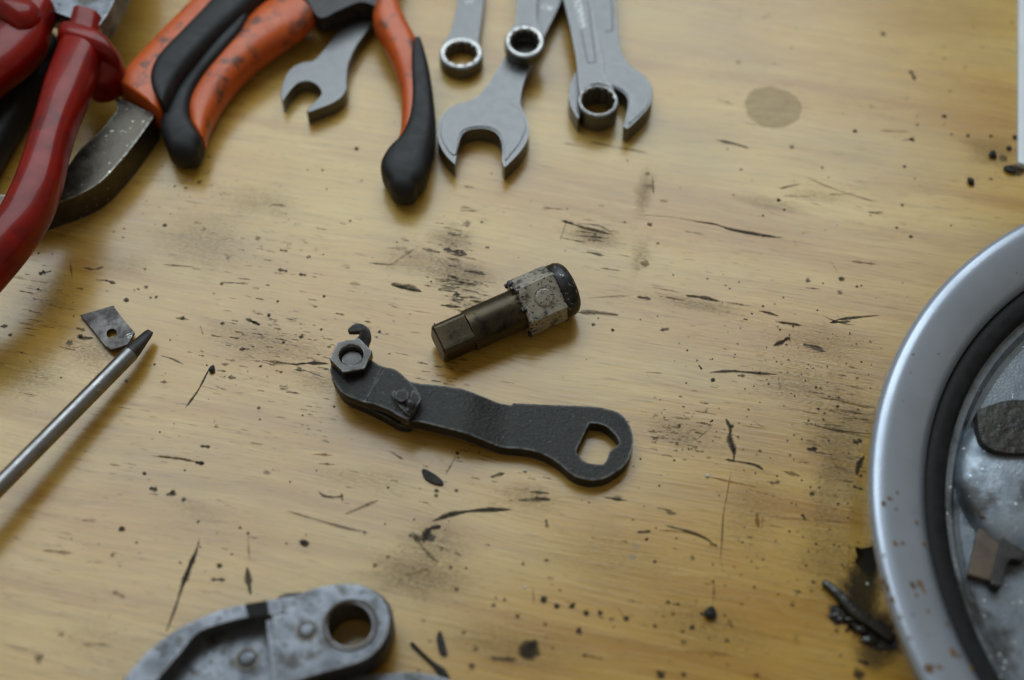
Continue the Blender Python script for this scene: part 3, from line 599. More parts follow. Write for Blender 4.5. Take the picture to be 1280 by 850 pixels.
bm = loft_bm([(45.6, circ(9.5)), (46.4, circ(9.9)), (48.6, circ(9.9)), (50.2, circ(9.3)), (51.2, circ(8.2)), (51.8, circ(6.4)), (52.1, circ(3.0)), (52.2, circ(.2))], Mx, 72)
finish('end_cap', bm, 'cap', pin, sharp=40)
rnd = random.Random(9); bm = bmesh.new()
for k in range(70):                                  # caked grease round the collar of the head
    t = rnd.uniform(-40, 150); xx = rnd.choice((rnd.gauss(31.5, .7), rnd.gauss(46.3, .6)))
    r = hd(R_(t)) - rnd.uniform(.1, .9); c = A + ax * xx + (side * math.cos(R_(t)) + upv * math.sin(R_(t))) * r
    b2 = lump_bm((c.x, c.y, c.z - .5), rnd.uniform(.4, 1.0), .8, k); tmp = bpy.data.meshes.new('x'); b2.to_mesh(tmp); b2.free(); bm.from_mesh(tmp); bpy.data.meshes.remove(tmp)
g = finish('caked_grease', bm, 'cap', pin, sharp=60); g['kind'] = 'stuff'

# ------------------------------------------------------------------ spanners
def ring_head(c, ro, ri, z0, z1_, parent, tilt=0, az=0):
    M = Matrix.Translation(c) @ Matrix.Rotation(tilt, 4, 'X')
    h = z1_ - z0
    def bihex(a): t = a % (math.pi / 6) - math.pi / 12; return 1 + .055 * (abs(t) / (math.pi / 12) * 2 - 1)
    body = [(ri, 0, 1), (ro - .7, 0), (ro, .9), (ro, h - 1.0), (ro - .35, h - .35), (ri + .55, h - .28), (ri, h - .9, 1)]
    o = finish('ring_end', lathe_bm(body, 96, M, bihex, True), 'chrome', parent, sharp=28)
    finish('ring_lip', lathe_bm([(ro - .55, h - .30), (ro - .8, h + .06), (ri + .6, h + .06), (ri + .1, h - .5, 1)], 96, M, bihex, True), 'bright', o, sharp=40)
    finish('bore', lathe_bm([(ri + .02, .1, 1), (ri + .3, .1, 1), (ri + .3, h - .95, 1), (ri + .02, h - .95, 1)], 96, M, bihex, True), 'bore', o, sharp=12)
    return o
za = zp(340, 0, 5.668); zb = zp(540, 0, 7.083); zcw = zp(530, 0, 3.697); ze = zp(690, 0, 5.0)
G = 'chrome spanners fanned out on the bench'
# small open-ended spanner under the pliers
wA = thing('spanner', 'grey open-ended spanner lying under the joint of the orange pliers', 'spanner', ground_of([(405, 110), (440, 60)]), G)
ol = za((620, 0), (560, 82), (480, 200), (400, 310), (340, 382), (290, 428), (220, 440), (150, 470), (100, 530), (65, 620), (64, 690), (80, 722), (80, 722), (95, 690), (130, 640), (180, 590), (235, 572), (300, 588), (342, 630), (348, 668),
        (305, 715), (245, 778), (245, 778), (252, 796), (330, 770), (430, 730), (500, 680), (530, 620), (529, 560), (535, 480), (560, 400), (600, 320), (645, 255), (690, 190), (760, 60), (900, -140), (1060, -330), (1060, -330), (950, -420), (950, -420), (780, -210))
finish('open_jaw', plate_bm(ol, None, 6.5, 6.5, 1.1), 'chrome', wA, bevel=.6)
# small ring spanner
wB = thing('spanner', 'small ring spanner lying flat with bench wood showing through its ring', 'spanner', ground_of([(577, 70), (585, 0)]), G)
ring_head((*un(zb((258, 468))[0], 6.3).xy, 0), 8.7, 6.2, 0, 6.4, wB, 0)
sb = zb((258, 338), (165, 362), (115, 412), (86, 435), (86, 435), (112, 365), (158, 290), (185, 200), (210, 90), (222, 0), (245, -300), (262, -800), (262, -800), (520, -800), (520, -800), (480, -300), (460, 0), (448, 100), (432, 230), (415, 350), (430, 435), (430, 435), (400, 412), (350, 362))
finish('shank', plate_bm(sb, None, 5.6, 4.2, 1.2), 'chrome', wB, bevel=.6)
finish('stamped_size', text_bm('13', un(zb((325, 20))[0], 5.6), Vector((.95, .3, 0)), 3.6, .05), 'stamp', wB)
# large open-ended spanner
wC = thing('spanner', 'large open-ended spanner stamped 18 lying under a small ring spanner', 'spanner', ground_of([(605, 165), (680, 20)]), G)
oc = zcw((385, 240), (370, 270), (320, 350), (260, 430), (205, 466), (130, 490), (80, 540), (62, 600), (70, 660), (100, 715), (143, 760), (143, 760), (152, 700), (165, 645), (190, 607), (250, 592), (310, 600), (348, 630), (362, 680), (360, 745), (360, 745), (372, 775), (372, 775),
         (440, 705), (478, 645), (485, 590), (464, 525), (446, 480), (455, 400), (490, 300), (540, 195), (595, 85), (635, 0), (760, -260), (900, -540), (900, -540), (780, -580), (780, -580), (640, -260), (515, 0), (440, 145))
jawC = finish('open_jaw', plate_bm(oc, None, 7.5, 7.5, 1.2), 'chrome', wC, bevel=.8)
dirC = un((690, 0), 7) - un((620, 130), 7)
finish('stamped_size', text_bm('18', un((642, 82), 7.5), Vector((dirC.y, -dirC.x, 0)), 4.6, .06), 'stamp', wC)
finish('stamped_mark', text_bm('CV', un((683, 10), 7.5), Vector((dirC.y, -dirC.x, 0)), 4.0, .06), 'stamp', wC)
# face step across the jaw
st_ = zcw((128, 494), (205, 466), (290, 462), (370, 474), (440, 500), (440, 500), (462, 545), (470, 590), (440, 660), (400, 710), (376, 740), (372, 690), (355, 622), (312, 590), (250, 582), (185, 598), (158, 640), (146, 715), (110, 690), (84, 640), (78, 600), (92, 545))
finish('jaw_face', plate_bm(st_, None, 7.95, .6, 1.2), 'chrome', jawC, bevel=.25)
# ring spanner on top of it
wD = thing('spanner', 'small ring spanner resting across the large open-ended spanner', 'spanner', (*un((655, 52), 8).xy, 8), G)
cD = un(zcw((465, 183))[0], 14)
ring_head((cD.x, cD.y, 7.95), 7.9, 5.5, 0, 6.4, wD, R_(9))
sd = zcw((465, 116), (430, 124), (402, 150), (387, 170), (387, 170), (398, 138), (420, 105), (424, 60), (430, 0), (440, -150), (450, -420), (450, -420), (545, -420), (545, -420), (530, -150), (521, 0), (519, 60), (520, 100), (534, 132), (543, 168), (543, 168), (528, 150), (500, 124))
finish('shank', plate_bm(sd, None, 12.8, 4.0, 1.2), 'chrome', wD, bevel=.6)
# wide open-ended spanner
wE = thing('spanner', 'wide open-ended spanner with a recessed shank panel, under another spanner', 'spanner', ground_of([(780, 115), (750, 20)]), G)
oe = ze((398, -40), (402, 60), (408, 150), (422, 260), (444, 340), (485, 405), (560, 458), (610, 510), (630, 570), (625, 630), (590, 690), (525, 758), (472, 808), (472, 808), (445, 790), (445, 790), (462, 720), (474, 660), (474, 620), (448, 582), (395, 552), (320, 530), (250, 530), (190, 560), (168, 620),
        (166, 670), (175, 720), (175, 720), (165, 748), (165, 748), (142, 712), (112, 650), (105, 580), (118, 510), (155, 430), (205, 360), (228, 260), (232, 100), (232, -40), (215, -400), (210, -700), (210, -700), (385, -700), (385, -700), (392, -400))
jE = finish('open_jaw', plate_bm(oe, None, 7.5, 7.5, 1.2), 'chrome', wE, bevel=.9)
finish('jaw_face', plate_bm(ze((330, 392), (330, 392), (430, 395), (490, 425), (560, 475), (600, 520), (615, 570), (608, 625), (575, 685), (515, 740), (480, 770), (486, 680), (486, 615), (455, 570), (400, 540), (330, 518), (330, 518)), None, 7.95, .6, 1.2), 'chrome', jE, bevel=.25)
for l in ([(368, -60), (376, 60), (380, 170)], [(380, 170), (372, 192), (330, 195)]):
    P = z_ = ze(*l)
    finish('panel_groove', sweep_bm([((x - .7, y), (x + .7, y + .3), 7.5, .22) for x, y in P], 8, 2, (.3, .3), 4), 'bore', wE)
# ring spanner on top of it
wF = thing('spanner', 'ring spanner stamped with small lettering, lying on top of the wide open-ended spanner', 'spanner', (*un((746, 128), 8).xy, 8), G)
cF = un(ze((287, 612))[0], 11)
ring_head((cF.x, cF.y, .8), 7.9, 6.2, 0, 10.0, wF, R_(5))
sf_ = ze((287, 519), (236, 530), (196, 560), (178, 592), (178, 592), (168, 530), (160, 440), (150, 350), (112, 160), (76, 0), (0, -380), (-60, -700), (-60, -700), (110, -700), (110, -700), (165, -380), (240, 0), (272, 190), (305, 345), (322, 440), (340, 505), (370, 535), (396, 590), (396, 590), (376, 558), (338, 530))
finish('shank', plate_bm(sf_, None, 11.4, 3.3, 1.2), 'chrome', wF, bevel=.7)
for l in ([(140, -40), (170, 120), (205, 300), (222, 388)], [(218, -40), (240, 120), (262, 300), (272, 385)], [(222, 390), (250, 392), (272, 386)]):
    finish('panel_groove', sweep_bm([((x - .6, y), (x + .6, y + .3), 11.4, .2) for x, y in ze(*l)], 8, 2, (.3, .3), 4), 'bore', wF)
dF = un(ze((230, 300))[0], 11.4) - un(ze((165, 0))[0], 11.4)
finish('stamped_lettering', text_bm('VANADIUM', un(ze((172, 60))[0], 11.4), Vector((-dF.x, -dF.y, 0)), 4.2, .06), 'stamp', wF)

# ------------------------------------------------------------------ orange pliers
zo = zp(150, 0, 3.122)
plA = thing('pliers', 'open orange and black handled pliers straddling a grey open-ended spanner', 'pliers', ground_of([(300, 120), (510, 150)]))
h2 = finish('handle', sweep_bm(sw(zo, [((275, 480), (335, 560), 7, 5.5), ((268, 425), (365, 470), 7.5, 6.3), ((300, 355), (440, 350), 8, 6.8), ((375, 245), (540, 250), 9, 7.0), ((465, 130), (640, 180), 10, 7.0), ((530, 55), (710, 135), 11, 6.6), ((640, -20), (765, 80), 11, 6.4)]), 32, 2.6, (3, .6)), 'orange', plA, sharp=60)
finish('grip', sweep_bm(sw(zo, [((185, 585), (315, 600), 6.8, 6.6), ((166, 530), (325, 565), 7.4, 7.2), ((172, 475), (284, 490), 7.8, 7.4), ((205, 395), (292, 415), 8.2, 7.4), ((272, 308), (335, 335), 8.8, 7.4), ((365, 200), (420, 240), 9.8, 7.7), ((440, 128), (486, 160), 10.6, 7.5), ((490, 72), (510, 95), 11, 6.9)]), 36, 3.4, (5.5, 4)), 'rubber', h2, sharp=60)
h3 = finish('handle', sweep_bm(sw(zo, [((1060, 600), (1150, 620), 7, 5.6), ((1092, 540), (1185, 545), 7.2, 6.0), ((1100, 450), (1195, 450), 7.6, 6.4), ((1094, 360), (1190, 360), 8, 6.6), ((1070, 270), (1178, 268), 8.6, 6.8), ((1034, 188), (1164, 184), 9.4, 6.8), ((992, 110), (1128, 112), 10.2, 6.8), ((990, 55), (1104, 62), 10.6, 6.6), ((1000, -20), (1070, -22), 11, 6.4)]), 32, 2.6, (3, .6)), 'orange', plA, sharp=60)
finish('grip', sweep_bm(sw(zo, [((1050, 735), (1160, 745), 6.6, 6.4), ((1022, 690), (1190, 715), 7.0, 7.0), ((1022, 650), (1206, 675), 7.2, 7.2), ((1050, 605), (1218, 620), 7.4, 7.3), ((1095, 560), (1228, 562), 7.6, 7.3), ((1126, 490), (1233, 490), 7.8, 7.3), ((1136, 400), (1225, 400), 8.2, 7.3), ((1134, 300), (1210, 300), 8.8, 7.5), ((1138, 235), (1194, 235), 9.4, 7.5), ((1150, 195), (1180, 195), 9.8, 7.2)]), 36, 3.4, (5.0, 1.5)), 'rubber', h3, sharp=60)
neck = [(385, 2), (400, 22), (425, 12), (452, 2), (478, 8), (490, -20), (500, -60), (505, -110), (480, -170), (470, -250), (450, -330), (430, -250), (418, -170), (400, -120), (385, -60), (370, -20)]
finish('joint_and_jaws', plate_bm(neck, None, 15.5, 8.0, 1.5), 'dark', plA, bevel=1.0)
pv = un((448, -85), 16); finish('pivot_screw', lathe_bm([(0, 12), (6, 12), (6, 16.2), (5.4, 16.9), (0, 16.9)], 40, Matrix.Translation((pv.x, pv.y, 0))), 'forged', plA, sharp=35)

plB = thing('pliers', 'orange handled pliers with a bare dark curved steel neck under red pliers', 'pliers', ground_of([(150, 150), (60, 240)]))
h1 = finish('handle', sweep_bm(sw(zo, [((-12, 345), (172, 474), 11, 7.6), ((45, 280), (195, 400), 11.5, 8.0), ((140, 180), (270, 260), 12, 8.0), ((250, 70), (370, 130), 12, 8.0), ((330, -12), (450, 40), 12, 8.0), ((420, -110), (560, -60), 11.5, 8.0), ((560, -270), (690, -200), 10, 7.4)]), 36, 3.2, (.8, 5)), 'orange', plB, sharp=60)
finish('grip', sweep_bm(sw(zo, [((155, 425), (190, 452), 12.4, 7.6), ((132, 375), (205, 425), 12.6, 8.4), ((128, 320), (245, 350), 12.8, 8.6), ((160, 255), (310, 270), 13, 8.8), ((240, 170), (400, 175), 13, 8.8), ((330, 75), (490, 95), 13, 8.8), ((392, 0), (560, 25), 13, 8.8), ((480, -100), (660, -80), 12.4, 8.6), ((620, -260), (800, -230), 11, 8)]), 36, 3.4, (1.5, 6)), 'rubber', h1, sharp=60)
nk = [(142, 119), (142, 119), (146, 136), (139, 147), (122, 167), (100, 187), (86, 206), (70, 225), (40, 234), (14, 236), (14, 243), (0, 243), (-40, 236), (-110, 200), (-190, 190), (-260, 215), (-250, 250), (-150, 262), (-60, 268), (0, 268), (40, 264), (64, 256), (84, 249), (103, 241), (126, 227), (150, 202), (170, 177), (191, 147), (191, 142), (191, 142)]
finish('neck', plate_bm(nk, None, 12.5, 12.5, 1.3), 'forged', plB, bevel=1.2, segs=3)

# ------------------------------------------------------------------ red insulated pliers, resting on the others
zr = zp(0, 0, 2.36); zq = zp(0, 0, 7.083)
plC = thing('pliers', 'glossy translucent red handled pliers with finger guards and a grey steel head', 'pliers', (*ground_of([(60, 150), (90, 50)])[:2], 12))
hA = finish('handle', sweep_bm(sw(zr, [((188, 120), (315, 150), 25, 8), ((165, 175), (292, 200), 26, 8), ((135, 255), (262, 280), 27, 8.2), ((110, 345), (228, 362), 27.5, 8.2), ((85, 430), (203, 442), 28, 8.2), ((52, 530), (183, 535), 28, 8.2), ((5, 630), (155, 620), 27.5, 8.2), ((-45, 700), (105, 705), 27, 8.2), ((-110, 790), (30, 800), 25, 8.2), ((-220, 880), (-80, 920), 22, 8), ((-330, 960), (-220, 1020), 18, 7.5)]), 36, 2.5, (1, 6)), 'red', plC, sharp=60)
gd = finish('finger_guard', sweep_bm(sw(zq, [((560, 310), (900, 395), 25, 8.5), ((540, 345), (1010, 455), 24.5, 9.5), ((530, 400), (1060, 540), 24, 10), ((535, 440), (1075, 590), 23.5, 9.6), ((560, 475), (1040, 620), 23, 8.5)]), 36, 3.6, (1.2, 1.2)), 'red', hA, sharp=60)
finish('guard_flange', sweep_bm(sw(zq, [((830, 470), (960, 430), 22, 7), ((850, 560), (1070, 520), 20, 9), ((850, 660), (1112, 640), 18, 9.5), ((820, 760), (1090, 720), 17, 8), ((800, 820), (1010, 800), 16, 6)]), 32, 3.0, (1, 1.5)), 'red', hA, sharp=60)
finish('handle_collar', sweep_bm(sw(zq, [((660, 150), (920, 210), 27, 7), ((640, 220), (905, 270), 26.5, 7), ((600, 320), (890, 360), 26, 7)]), 32, 3, (.5, .5)), 'red', hA, sharp=60)
hB = finish('handle', sweep_bm(sw(zq, [((280, -20), (500, 100), 29, 7.5), ((190, 80), (440, 230), 29, 8), ((60, 150), (400, 420), 28, 8.5), ((-150, 300), (250, 600), 27, 8.5), ((-420, 500), (0, 800), 26, 8.5), ((-800, 900), (-420, 1200), 22, 8), ((-1200, 1400), (-900, 1600), 16, 7.5)]), 36, 2.6, (1, 5)), 'red', plC, sharp=60)
finish('finger_guard', sweep_bm(sw(zq, [((120, 60), (400, 190), 31, 9), ((40, 70), (370, 260), 31.5, 10), ((-30, 110), (310, 330), 31, 10.5), ((-70, 170), (230, 370), 30, 9.5)]), 36, 3.4, (1, 1.5)), 'red', hB, sharp=60)
hd_px = [(46, -2), (46, -2), (66, 13), (92, 23), (124, 32), (124, 32), (134, 18), (143, 0), (160, -40), (170, -110), (150, -190), (110, -200), (70, -120), (50, -50)]
finish('steel_head', plate_bm(hd_px, None, 30, 11, 1.3), 'cast', plC, bevel=1.0)
hk_ = thing('tool_handle', 'black tool handle lying beneath the red pliers', 'handle', ground_of([(20, 130)]))
finish('shaft', sweep_bm([((66, 48), (84, 80), 8, 6), ((36, 78), (54, 112), 8, 7), ((0, 115), (14, 178), 8, 7.5), ((-50, 180), (-20, 240), 8, 7.5), ((-110, 270), (-80, 330), 8, 7)], 28, 3, (2, 4)), 'rubber', hk_, sharp=60)

# ------------------------------------------------------------------ screwdriver and the small plate under its tip
P0 = un((-8, 615), 11.5); P1 = un((163, 442), 7.0); dr = (P1 - P0).normalized()
sdv = thing('screwdriver', 'bare steel screwdriver shaft with a dark flattened tip resting on a small plate', 'screwdriver', (P0.x, P0.y, 0))
lat = Vector((-dr.y, dr.x, 0)).normalized(); nup = dr.cross(lat); nup = nup if nup.z > 0 else -nup
def tube(rows, n=32):
    bm = bmesh.new(); rings = []
    for c, a, b in rows: rings.append([bm.verts.new(c + lat * (a * math.cos(2 * math.pi * i / n)) + nup * (b * math.sin(2 * math.pi * i / n))) for i in range(n)])
    for x, y in zip(rings, rings[1:]):
        for i in range(n): bm.faces.new((x[i], x[(i + 1) % n], y[(i + 1) % n], y[i]))
    bm.faces.new(rings[0]); bm.faces.new(rings[-1]); return bm
S0 = P0 - dr * 60; Le = (P1 - S0).length
finish('shaft', tube([(S0, 2.9, 2.9), (S0 + dr * (Le * .5), 2.9, 2.9), (P1, 2.85, 2.85)]), 'rod', sdv, sharp=40)
tipe = un((188, 414), 4.2)
dt = (tipe - P1)
finish('flat_tip', tube([(P1 - dr * .05, 2.84, 2.84), (P1 + dt * .2, 2.7, 2.4), (P1 + dt * .5, 2.3, 1.6), (P1 + dt * .85, 1.8, .9), (tipe, 1.3, .5)]), 'dark', sdv, sharp=40)
hb = S0 - dr * 105
finish('handle', tube([(S0 + dr * 2, 4, 4), (S0 - dr * 4, 9, 9), (S0 - dr * 20, 12, 11.5), (S0 - dr * 50, 12, 11.5), (S0 - dr * 85, 12, 11.5), (S0 - dr * 100, 10, 10), (hb, 5, 5)]), 'rubber', sdv, sharp=50)
zs = zp(80, 370, 8.5)
pl = zs((168, 200), (168, 200), (350, 158), (535, 112), (535, 112), (560, 160), (650, 280), (760, 410), (760, 410), (690, 540), (690, 540), (505, 592), (505, 592), (430, 530), (330, 400))
hl = zs(*[(512 + 54 * math.cos(t), 412 + 48 * math.sin(t)) for t in [2 * math.pi * i / 10 for i in range(10)]])
xl, xr = un((100, 400), 1).x, un((168, 430), 1).x
splate = plate_bm(pl, [hl], 1.5, 1.3, .8, lambda v: 1.6 * max(0, (v.x - xl) / (xr - xl)))
so = finish('steel_plate', splate, 'plate', base=ground_of([(140, 410)]), bevel=.2)
tag(so, 'small tarnished steel plate with a round hole under the screwdriver tip', 'plate')
tx = finish('stamped_number', text_bm('10', un(zs((690, 425))[0], 2.9), Vector((.55, -.8, 0)), 2.4, .1), 'threads', so)

# ------------------------------------------------------------------ cast aluminium arm at the near edge
z7 = zp(130, 680, 2.723)
cas = thing('cast_arm', 'cast aluminium arm with a round eye, rivet bosses and a raised rim', 'arm', ground_of([(430, 780), (300, 820)]))
ey = z7((575, 190), (640, 178), (700, 155), (760, 140), (830, 133), (900, 148), (950, 188), (972, 242), (965, 305), (930, 362), (870, 402), (760, 434), (690, 455), (630, 480), (600, 500), (600, 500), (585, 380), (572, 250))
ehole = z7(*[(836 + 76 * math.cos(t), 276 + 74 * math.sin(t)) for t in [2 * math.pi * i / 14 for i in range(14)]])
eye = finish('eye_plate', plate_bm(ey, [ehole], 14, 10, 1.2), 'cast', cas, bevel=1.2, segs=3)
ec = un(z7((836, 276))[0], 14)
finish('eye_bush', lathe_bm([(7.2, 1.0), (8.2, 1.0), (8.2, 14.35), (7.9, 14.6), (7.5, 14.5), (7.2, 13.9)], 64, Matrix.Translation((ec.x + .2, ec.y, 0)), None, True), 'brown', eye, sharp=35)
finish('eye_shade_rim', plate_bm(z7((575, 205), (700, 160), (830, 138), (910, 152), (965, 195), (984, 245), (978, 315), (940, 378), (870, 420), (760, 455), (640, 500), (590, 500), (590, 500)), [z7(*[(838 + 80 * math.cos(t), 282 + 78 * math.sin(t)) for t in [2 * math.pi * i / 14 for i in range(14)]])], 11, 8, 1.3), 'dark', eye, bevel=.8)  # dark plate under the eye paints the shade along its edge
def boss(px, r, zt, name='boss'):
    c = un(z7(px)[0], zt)
    b = finish(name, lathe_bm([(0, -1), (r, -1), (r, .25), (r * .85, .6), (r * .4, .75), (0, .78)], 36, Matrix.Translation(c)), 'cast', cas, sharp=50)
    finish('boss_groove', lathe_bm([(r * 1.0, -.05), (r * 1.18, .12), (r * 1.35, .04), (r * 1.2, -.3)], 36, Matrix.Translation(c), None, True), 'bore', b, sharp=60)
boss((690, 296), 2.6, 14); 
rim = z7((600, 183), (600, 183), (490, 202), (400, 222), (300, 262), (235, 298), (150, 362), (90, 430), (20, 520), (-60, 640), (-60, 640), (60, 640), (60, 640), (130, 530), (190, 452), (262, 368), (320, 302), (400, 272), (480, 252), (610, 236), (610, 236))
ri = finish('raised_rim', plate_bm(rim, None, 14.3, 13.5, 1.3), 'cast', cas, bevel=1.0, segs=3)
fl = z7((572, 215), (572, 215), (480, 225), (380, 250), (250, 350), (150, 480), (60, 640), (60, 640), (560, 660), (620, 560), (606, 480), (606, 480), (590, 380))
finish('pocket_floor', plate_bm(fl, None, 7.0, 6, 1.4), 'cast', cas, bevel=.8)
slope = z7((548, 262), (548, 262), (576, 250), (592, 380), (606, 480), (612, 560), (612, 560), (580, 560), (580, 560), (572, 480))
finish('web', plate_bm(slope, None, 12.6, 7, 1.2), 'cast', cas, bevel=1.5, segs=3)
boss((487, 392), 2.7, 7.4)
bk = z7((478, 205), (478, 205), (556, 192), (556, 192), (562, 240), (562, 240), (492, 250), (492, 250))
finish('paint_mark', plate_bm(bk, None, 14.38, .4, .8), 'gasket', ri)
# steel strip whose edge shows beside the arm
spx = [(425, 846), (425, 846), (486, 842), (515, 840), (548, 845), (572, 858), (600, 900), (620, 960), (620, 960), (440, 980), (440, 980), (400, 900)]
so2 = finish('steel_strip', plate_bm(spx, None, 4, 4, 1.4), 'cast', base=ground_of([(510, 900)], 4), bevel=.6)
tag(so2, 'blue-grey steel strip just showing beside the cast arm', 'strip')

# ------------------------------------------------------------------ round silver drum
DC = Vector((252, -86, 0))
dr_ = thing('brake_drum', 'round silver brake drum cover with rust-specked rim and black rubber seal', 'drum', DC)
MD = Matrix.Translation(DC)
finish('rim', lathe_bm([(123.5, 10.5), (123.5, 13), (126, 15.4), (131, 18.6), (136, 20.4), (139.5, 20.9), (141.6, 20.0), (142.2, 18.4), (141.6, 17.0), (139, 16.0), (137, 12), (136, 0), (133, 0), (133, 11)], 220, MD, None, True), 'paint', dr_, sharp=50)
finish('rubber_seal', lathe_bm([(116.2, 5), (116, 9.5), (117.6, 11.4), (120.4, 12.0), (122.9, 11.7), (124.2, 10.3), (124.2, 5)], 200, MD, None, True), 'gasket', dr_, sharp=60)
finish('wall', lathe_bm([(109, 3), (112, 3.8), (113.5, 6.6), (116.1, 7.0), (116.3, 2), (109, 1)], 180, MD, None, True), 'zinc', dr_, sharp=40)
finish('back_plate', lathe_bm([(0, 4.0), (40, 4.0), (70, 3.4), (100, 3.0), (110, 3.4), (110, .5), (0, .5)], 160, MD), 'zinc', dr_, sharp=40)
hc = un((1325, 590), 14)
hub = finish('hub_dome', lathe_bm([(0, 10), (16, 9.8), (23, 9.2), (27.5, 8.0), (30, 6.0), (31, 3.2), (0, 3.2)], 80, Matrix.Translation((hc.x, hc.y, 0))), 'zinc', dr_, sharp=50)
sq_ = [(1222, 512), (1222, 512), (1262, 500), (1310, 506), (1340, 540), (1330, 560), (1262, 566), (1228, 552)]
finish('dark_plate', plate_bm(sq_, None, 12, 8.6, 1.5), 'grease', dr_, bevel=1)
u1 = [(1223, 660), (1223, 660), (1262, 668), (1262, 668), (1244, 728), (1244, 728), (1210, 718), (1210, 718)]
u2 = [(1254, 666), (1254, 666), (1285, 676), (1285, 676), (1280, 700), (1262, 700), (1252, 734), (1252, 734), (1238, 730), (1238, 730)]
finish('brake_shoe_tab', plate_bm(u1, None, 6, 2.8, 1), 'brown', dr_, bevel=.4)
finish('brake_shoe_tab', plate_bm(u2, None, 7.5, 4.3, 1), 'dark', dr_, bevel=.4)
u3 = [(1222, 628), (1222, 628), (1262, 640), (1262, 640), (1258, 654), (1226, 646), (1226, 646)]
finish('spring_tab', plate_bm(u3, None, 8, 4.6, 1), 'brown', dr_, bevel=.4)

RP = [(123.5, 13), (126, 15.4), (131, 18.6), (136, 20.4), (139.5, 20.9), (141.6, 20.0)]
def rimz(r):
    for (a, za_), (b, zb_) in zip(RP, RP[1:]):
        if r <= b: return za_ + (zb_ - za_) * max(0, (r - a)) / (b - a)
    return 20.0
rnd = random.Random(21)
for qx, qy, r in ((350, 100, 16), (375, 78, 13), (410, 52, 11), (405, 122, 8), (490, 180, 14), (400, 270, 16), (430, 268, 12), (362, 430, 16), (380, 458, 20), (470, 445, 16), (500, 440, 18), (520, 470, 16), (490, 490, 14), (400, 508, 16), (540, 560, 11), (620, 612, 14), (640, 735, 22), (670, 745, 14), (550, 800, 26), (585, 795, 14), (470, 670, 9), (432, 580, 8), (475, 575, 8), (360, 320, 9), (720, 800, 18), (520, 270, 12)):
    px = (1000 + qx / 3.4, 600 + qy / 3.4); zz = 18
    for _ in range(6): c = un(px, zz); zz = rimz((c - DC).length if False else math.hypot(c.x - DC.x, c.y - DC.y))
    finish('rust_spot', lump_bm((c.x, c.y, zz - .05), r / 3.4 * .25 * .9, .06, int(qx), (rnd.uniform(.8, 1.4), rnd.uniform(.7, 1.1))), 'rust', dr_, sharp=60)

# ------------------------------------------------------------------ white panel, top right
wp = [(1274, -60), (1274, -60), (1273, 204), (1273, 204), (1330, 212), (1480, 220), (1480, 220), (1480, -60), (1480, -60)]
wo = finish('enamel_panel', plate_bm(wp, None, 3, 2.9, 2), 'white', base=ground_of([(1350, 100)]), bevel=.8)
tag(wo, 'white enamelled panel edge beside dirt crumbs on the bench', 'panel')

# ------------------------------------------------------------------ greasy offcut by the drum, smear, crumbs
z8 = zp(800, 640, 4.047)
gs = thing('greasy_offcut', 'black greasy metal sliver stuck in a smear of old grease beside the drum', 'offcut', ground_of([(1060, 755)]))
finish('sliver', sweep_bm(sw(z8, [((925, 372), (950, 352), 1.3, 1.0), ((985, 432), (1022, 402), 1.5, 1.4), ((1060, 520), (1100, 485), 1.5, 1.5), ((1150, 580), (1185, 548), 1.4, 1.3), ((1250, 650), (1290, 620), 1.3, 1.1)]), 18, 3.2, (1, 1.2)), 'grease', gs, sharp=60)
sm = z8((965, 480), (985, 470), (1030, 480), (1080, 505), (1150, 560), (1220, 610), (1290, 650), (1300, 690), (1200, 692), (1140, 660), (1120, 600), (1080, 575), (1040, 555), (1005, 565), (968, 548), (960, 515))
finish('grease_smear', plate_bm(sm, None, .3, .25, 1.0), 'grease', gs, sharp=60)
for i, (q, r) in enumerate([((985, 530), 1.5), ((1010, 545), 1.2), ((1060, 545), 1.4), ((1120, 600), 1.6), ((1160, 650), 1.8), ((1190, 560), 1.4), ((1140, 520), 1.0)]):
    c = un(z8(q)[0], 0); finish('grease_lump', lump_bm((c.x, c.y, .1), r, .45, i + 40, (1.3, .8)), 'grease', gs, sharp=60)
def crumbs(rows, name, label, cat, group, mat):
    for i, (px, r, sx, sy) in enumerate(rows):
        c = un(px, 0); o = finish(name, lump_bm((c.x, c.y, 0), r * .28, .62, i * 7 + 3, (sx, sy)), mat, base=(c.x, c.y, 0), sharp=50); tag(o, label, cat, group)
crumbs([((1240, 195), 5.6, 1, 1), ((1213, 229), 4.8, .8, 1.2), ((1262, 213), 6.5, 1.3, .9), ((1261, 186), 3.4, 1, 1), ((1268, 172), 3, 1, 1)], 'dirt_crumb', 'black dirt crumb lying beside the white enamelled panel', 'crumb', 'crumbs beside the panel', 'crumb')
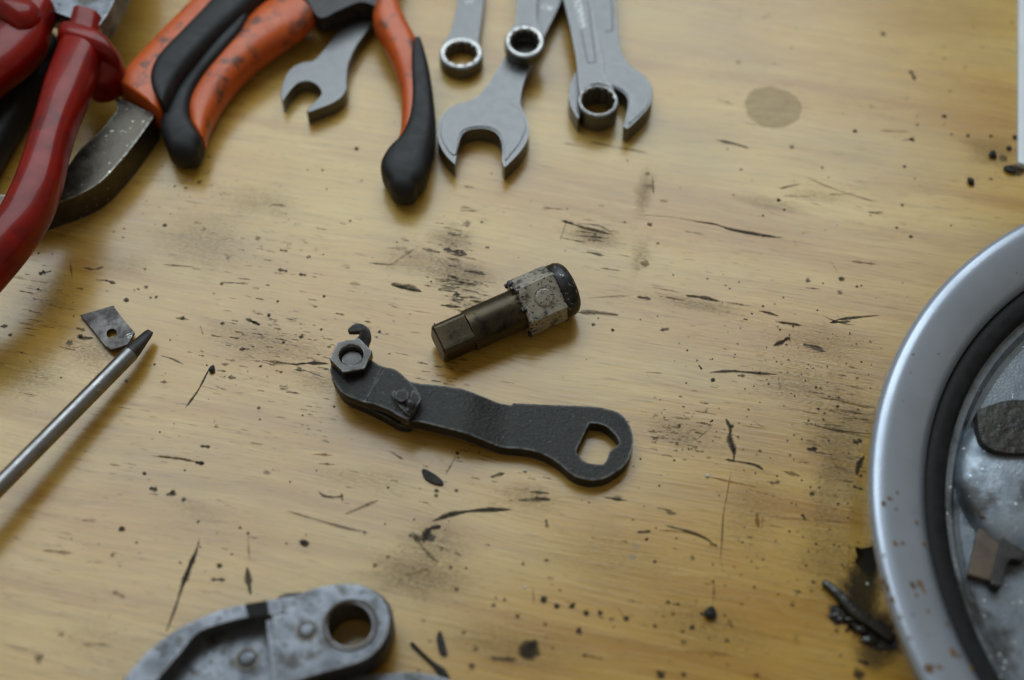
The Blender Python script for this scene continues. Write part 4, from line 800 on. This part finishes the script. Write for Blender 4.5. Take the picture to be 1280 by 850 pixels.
crumbs([((265, 463), 4.6, .9, 1.0)], 'dirt_crumb', 'round black dirt crumb at the end of a short scratch beside the lever', 'crumb', None, 'crumb')
crumbs([((887, 768), 7, 1.1, .9)], 'dirt_crumb', 'black dirt crumb at the end of a long straight scratch', 'crumb', None, 'crumb')
crumbs([((884, 595), 2.2, 1, 1), ((656, 589), 2.0, 1, 1), ((1084, 730), 1.6, 1, 1), ((656, 734), 1.3, 1, 1)], 'pale_grit', 'tiny pale grain of grit lying on the bench', 'grit', 'pale grit', 'pale')
def flake(px, label, mat='crumb', th=.8):
    o = finish('metal_flake', plate_bm(px, None, th, th * .95, .5), mat, base=ground_of(px), bevel=.15); tag(o, label, 'flake')
zk = zp(480, 560, 2.931)
flake(zk((138, 82), (150, 76), (190, 98), (216, 122), (212, 134), (180, 128), (150, 110)), 'thin dark flake near the curved black scratch')
flake(zk((200, 672), (212, 678), (232, 752), (222, 758), (205, 752), (193, 700)), 'thin dark flake lying beside the eye of the cast arm')
wr = finish('wire_offcut', sweep_bm([((513, 806), (517, 803), .7, .6), ((526, 819), (530, 816), .7, .5), ((538, 830), (543, 827), .8, .6), ((546, 840), (556, 836), .9, .8), ((552, 850), (562, 846), .9, .8)], 12, 2, (.5, .8)), 'crumb', base=ground_of([(535, 825)]), sharp=60)
tag(wr, 'short black wire offcut above the steel strip', 'wire')
rnd = random.Random(3); bm = bmesh.new()
for k in range(260):
    px = (rnd.uniform(10, 1270), rnd.uniform(10, 845)) if k < 150 else (rnd.gauss(990, 110), rnd.gauss(560, 170))
    if px[0] > 1080 and px[1] > 280: continue
    c = un(px, 0); b2 = bmesh.new(); bmesh.ops.create_icosphere(b2, subdivisions=1, radius=rnd.uniform(.12, .38))
    for v in b2.verts: v.co = Vector((v.co.x * rnd.uniform(.8, 1.3), v.co.y, v.co.z * .6)) + Vector((c.x, c.y, .1))
    tmp = bpy.data.meshes.new('x'); b2.to_mesh(tmp); b2.free(); bm.from_mesh(tmp); bpy.data.meshes.remove(tmp)
gr = finish('fine_grit', bm, 'crumb', bench, sharp=60); gr['kind'] = 'stuff'
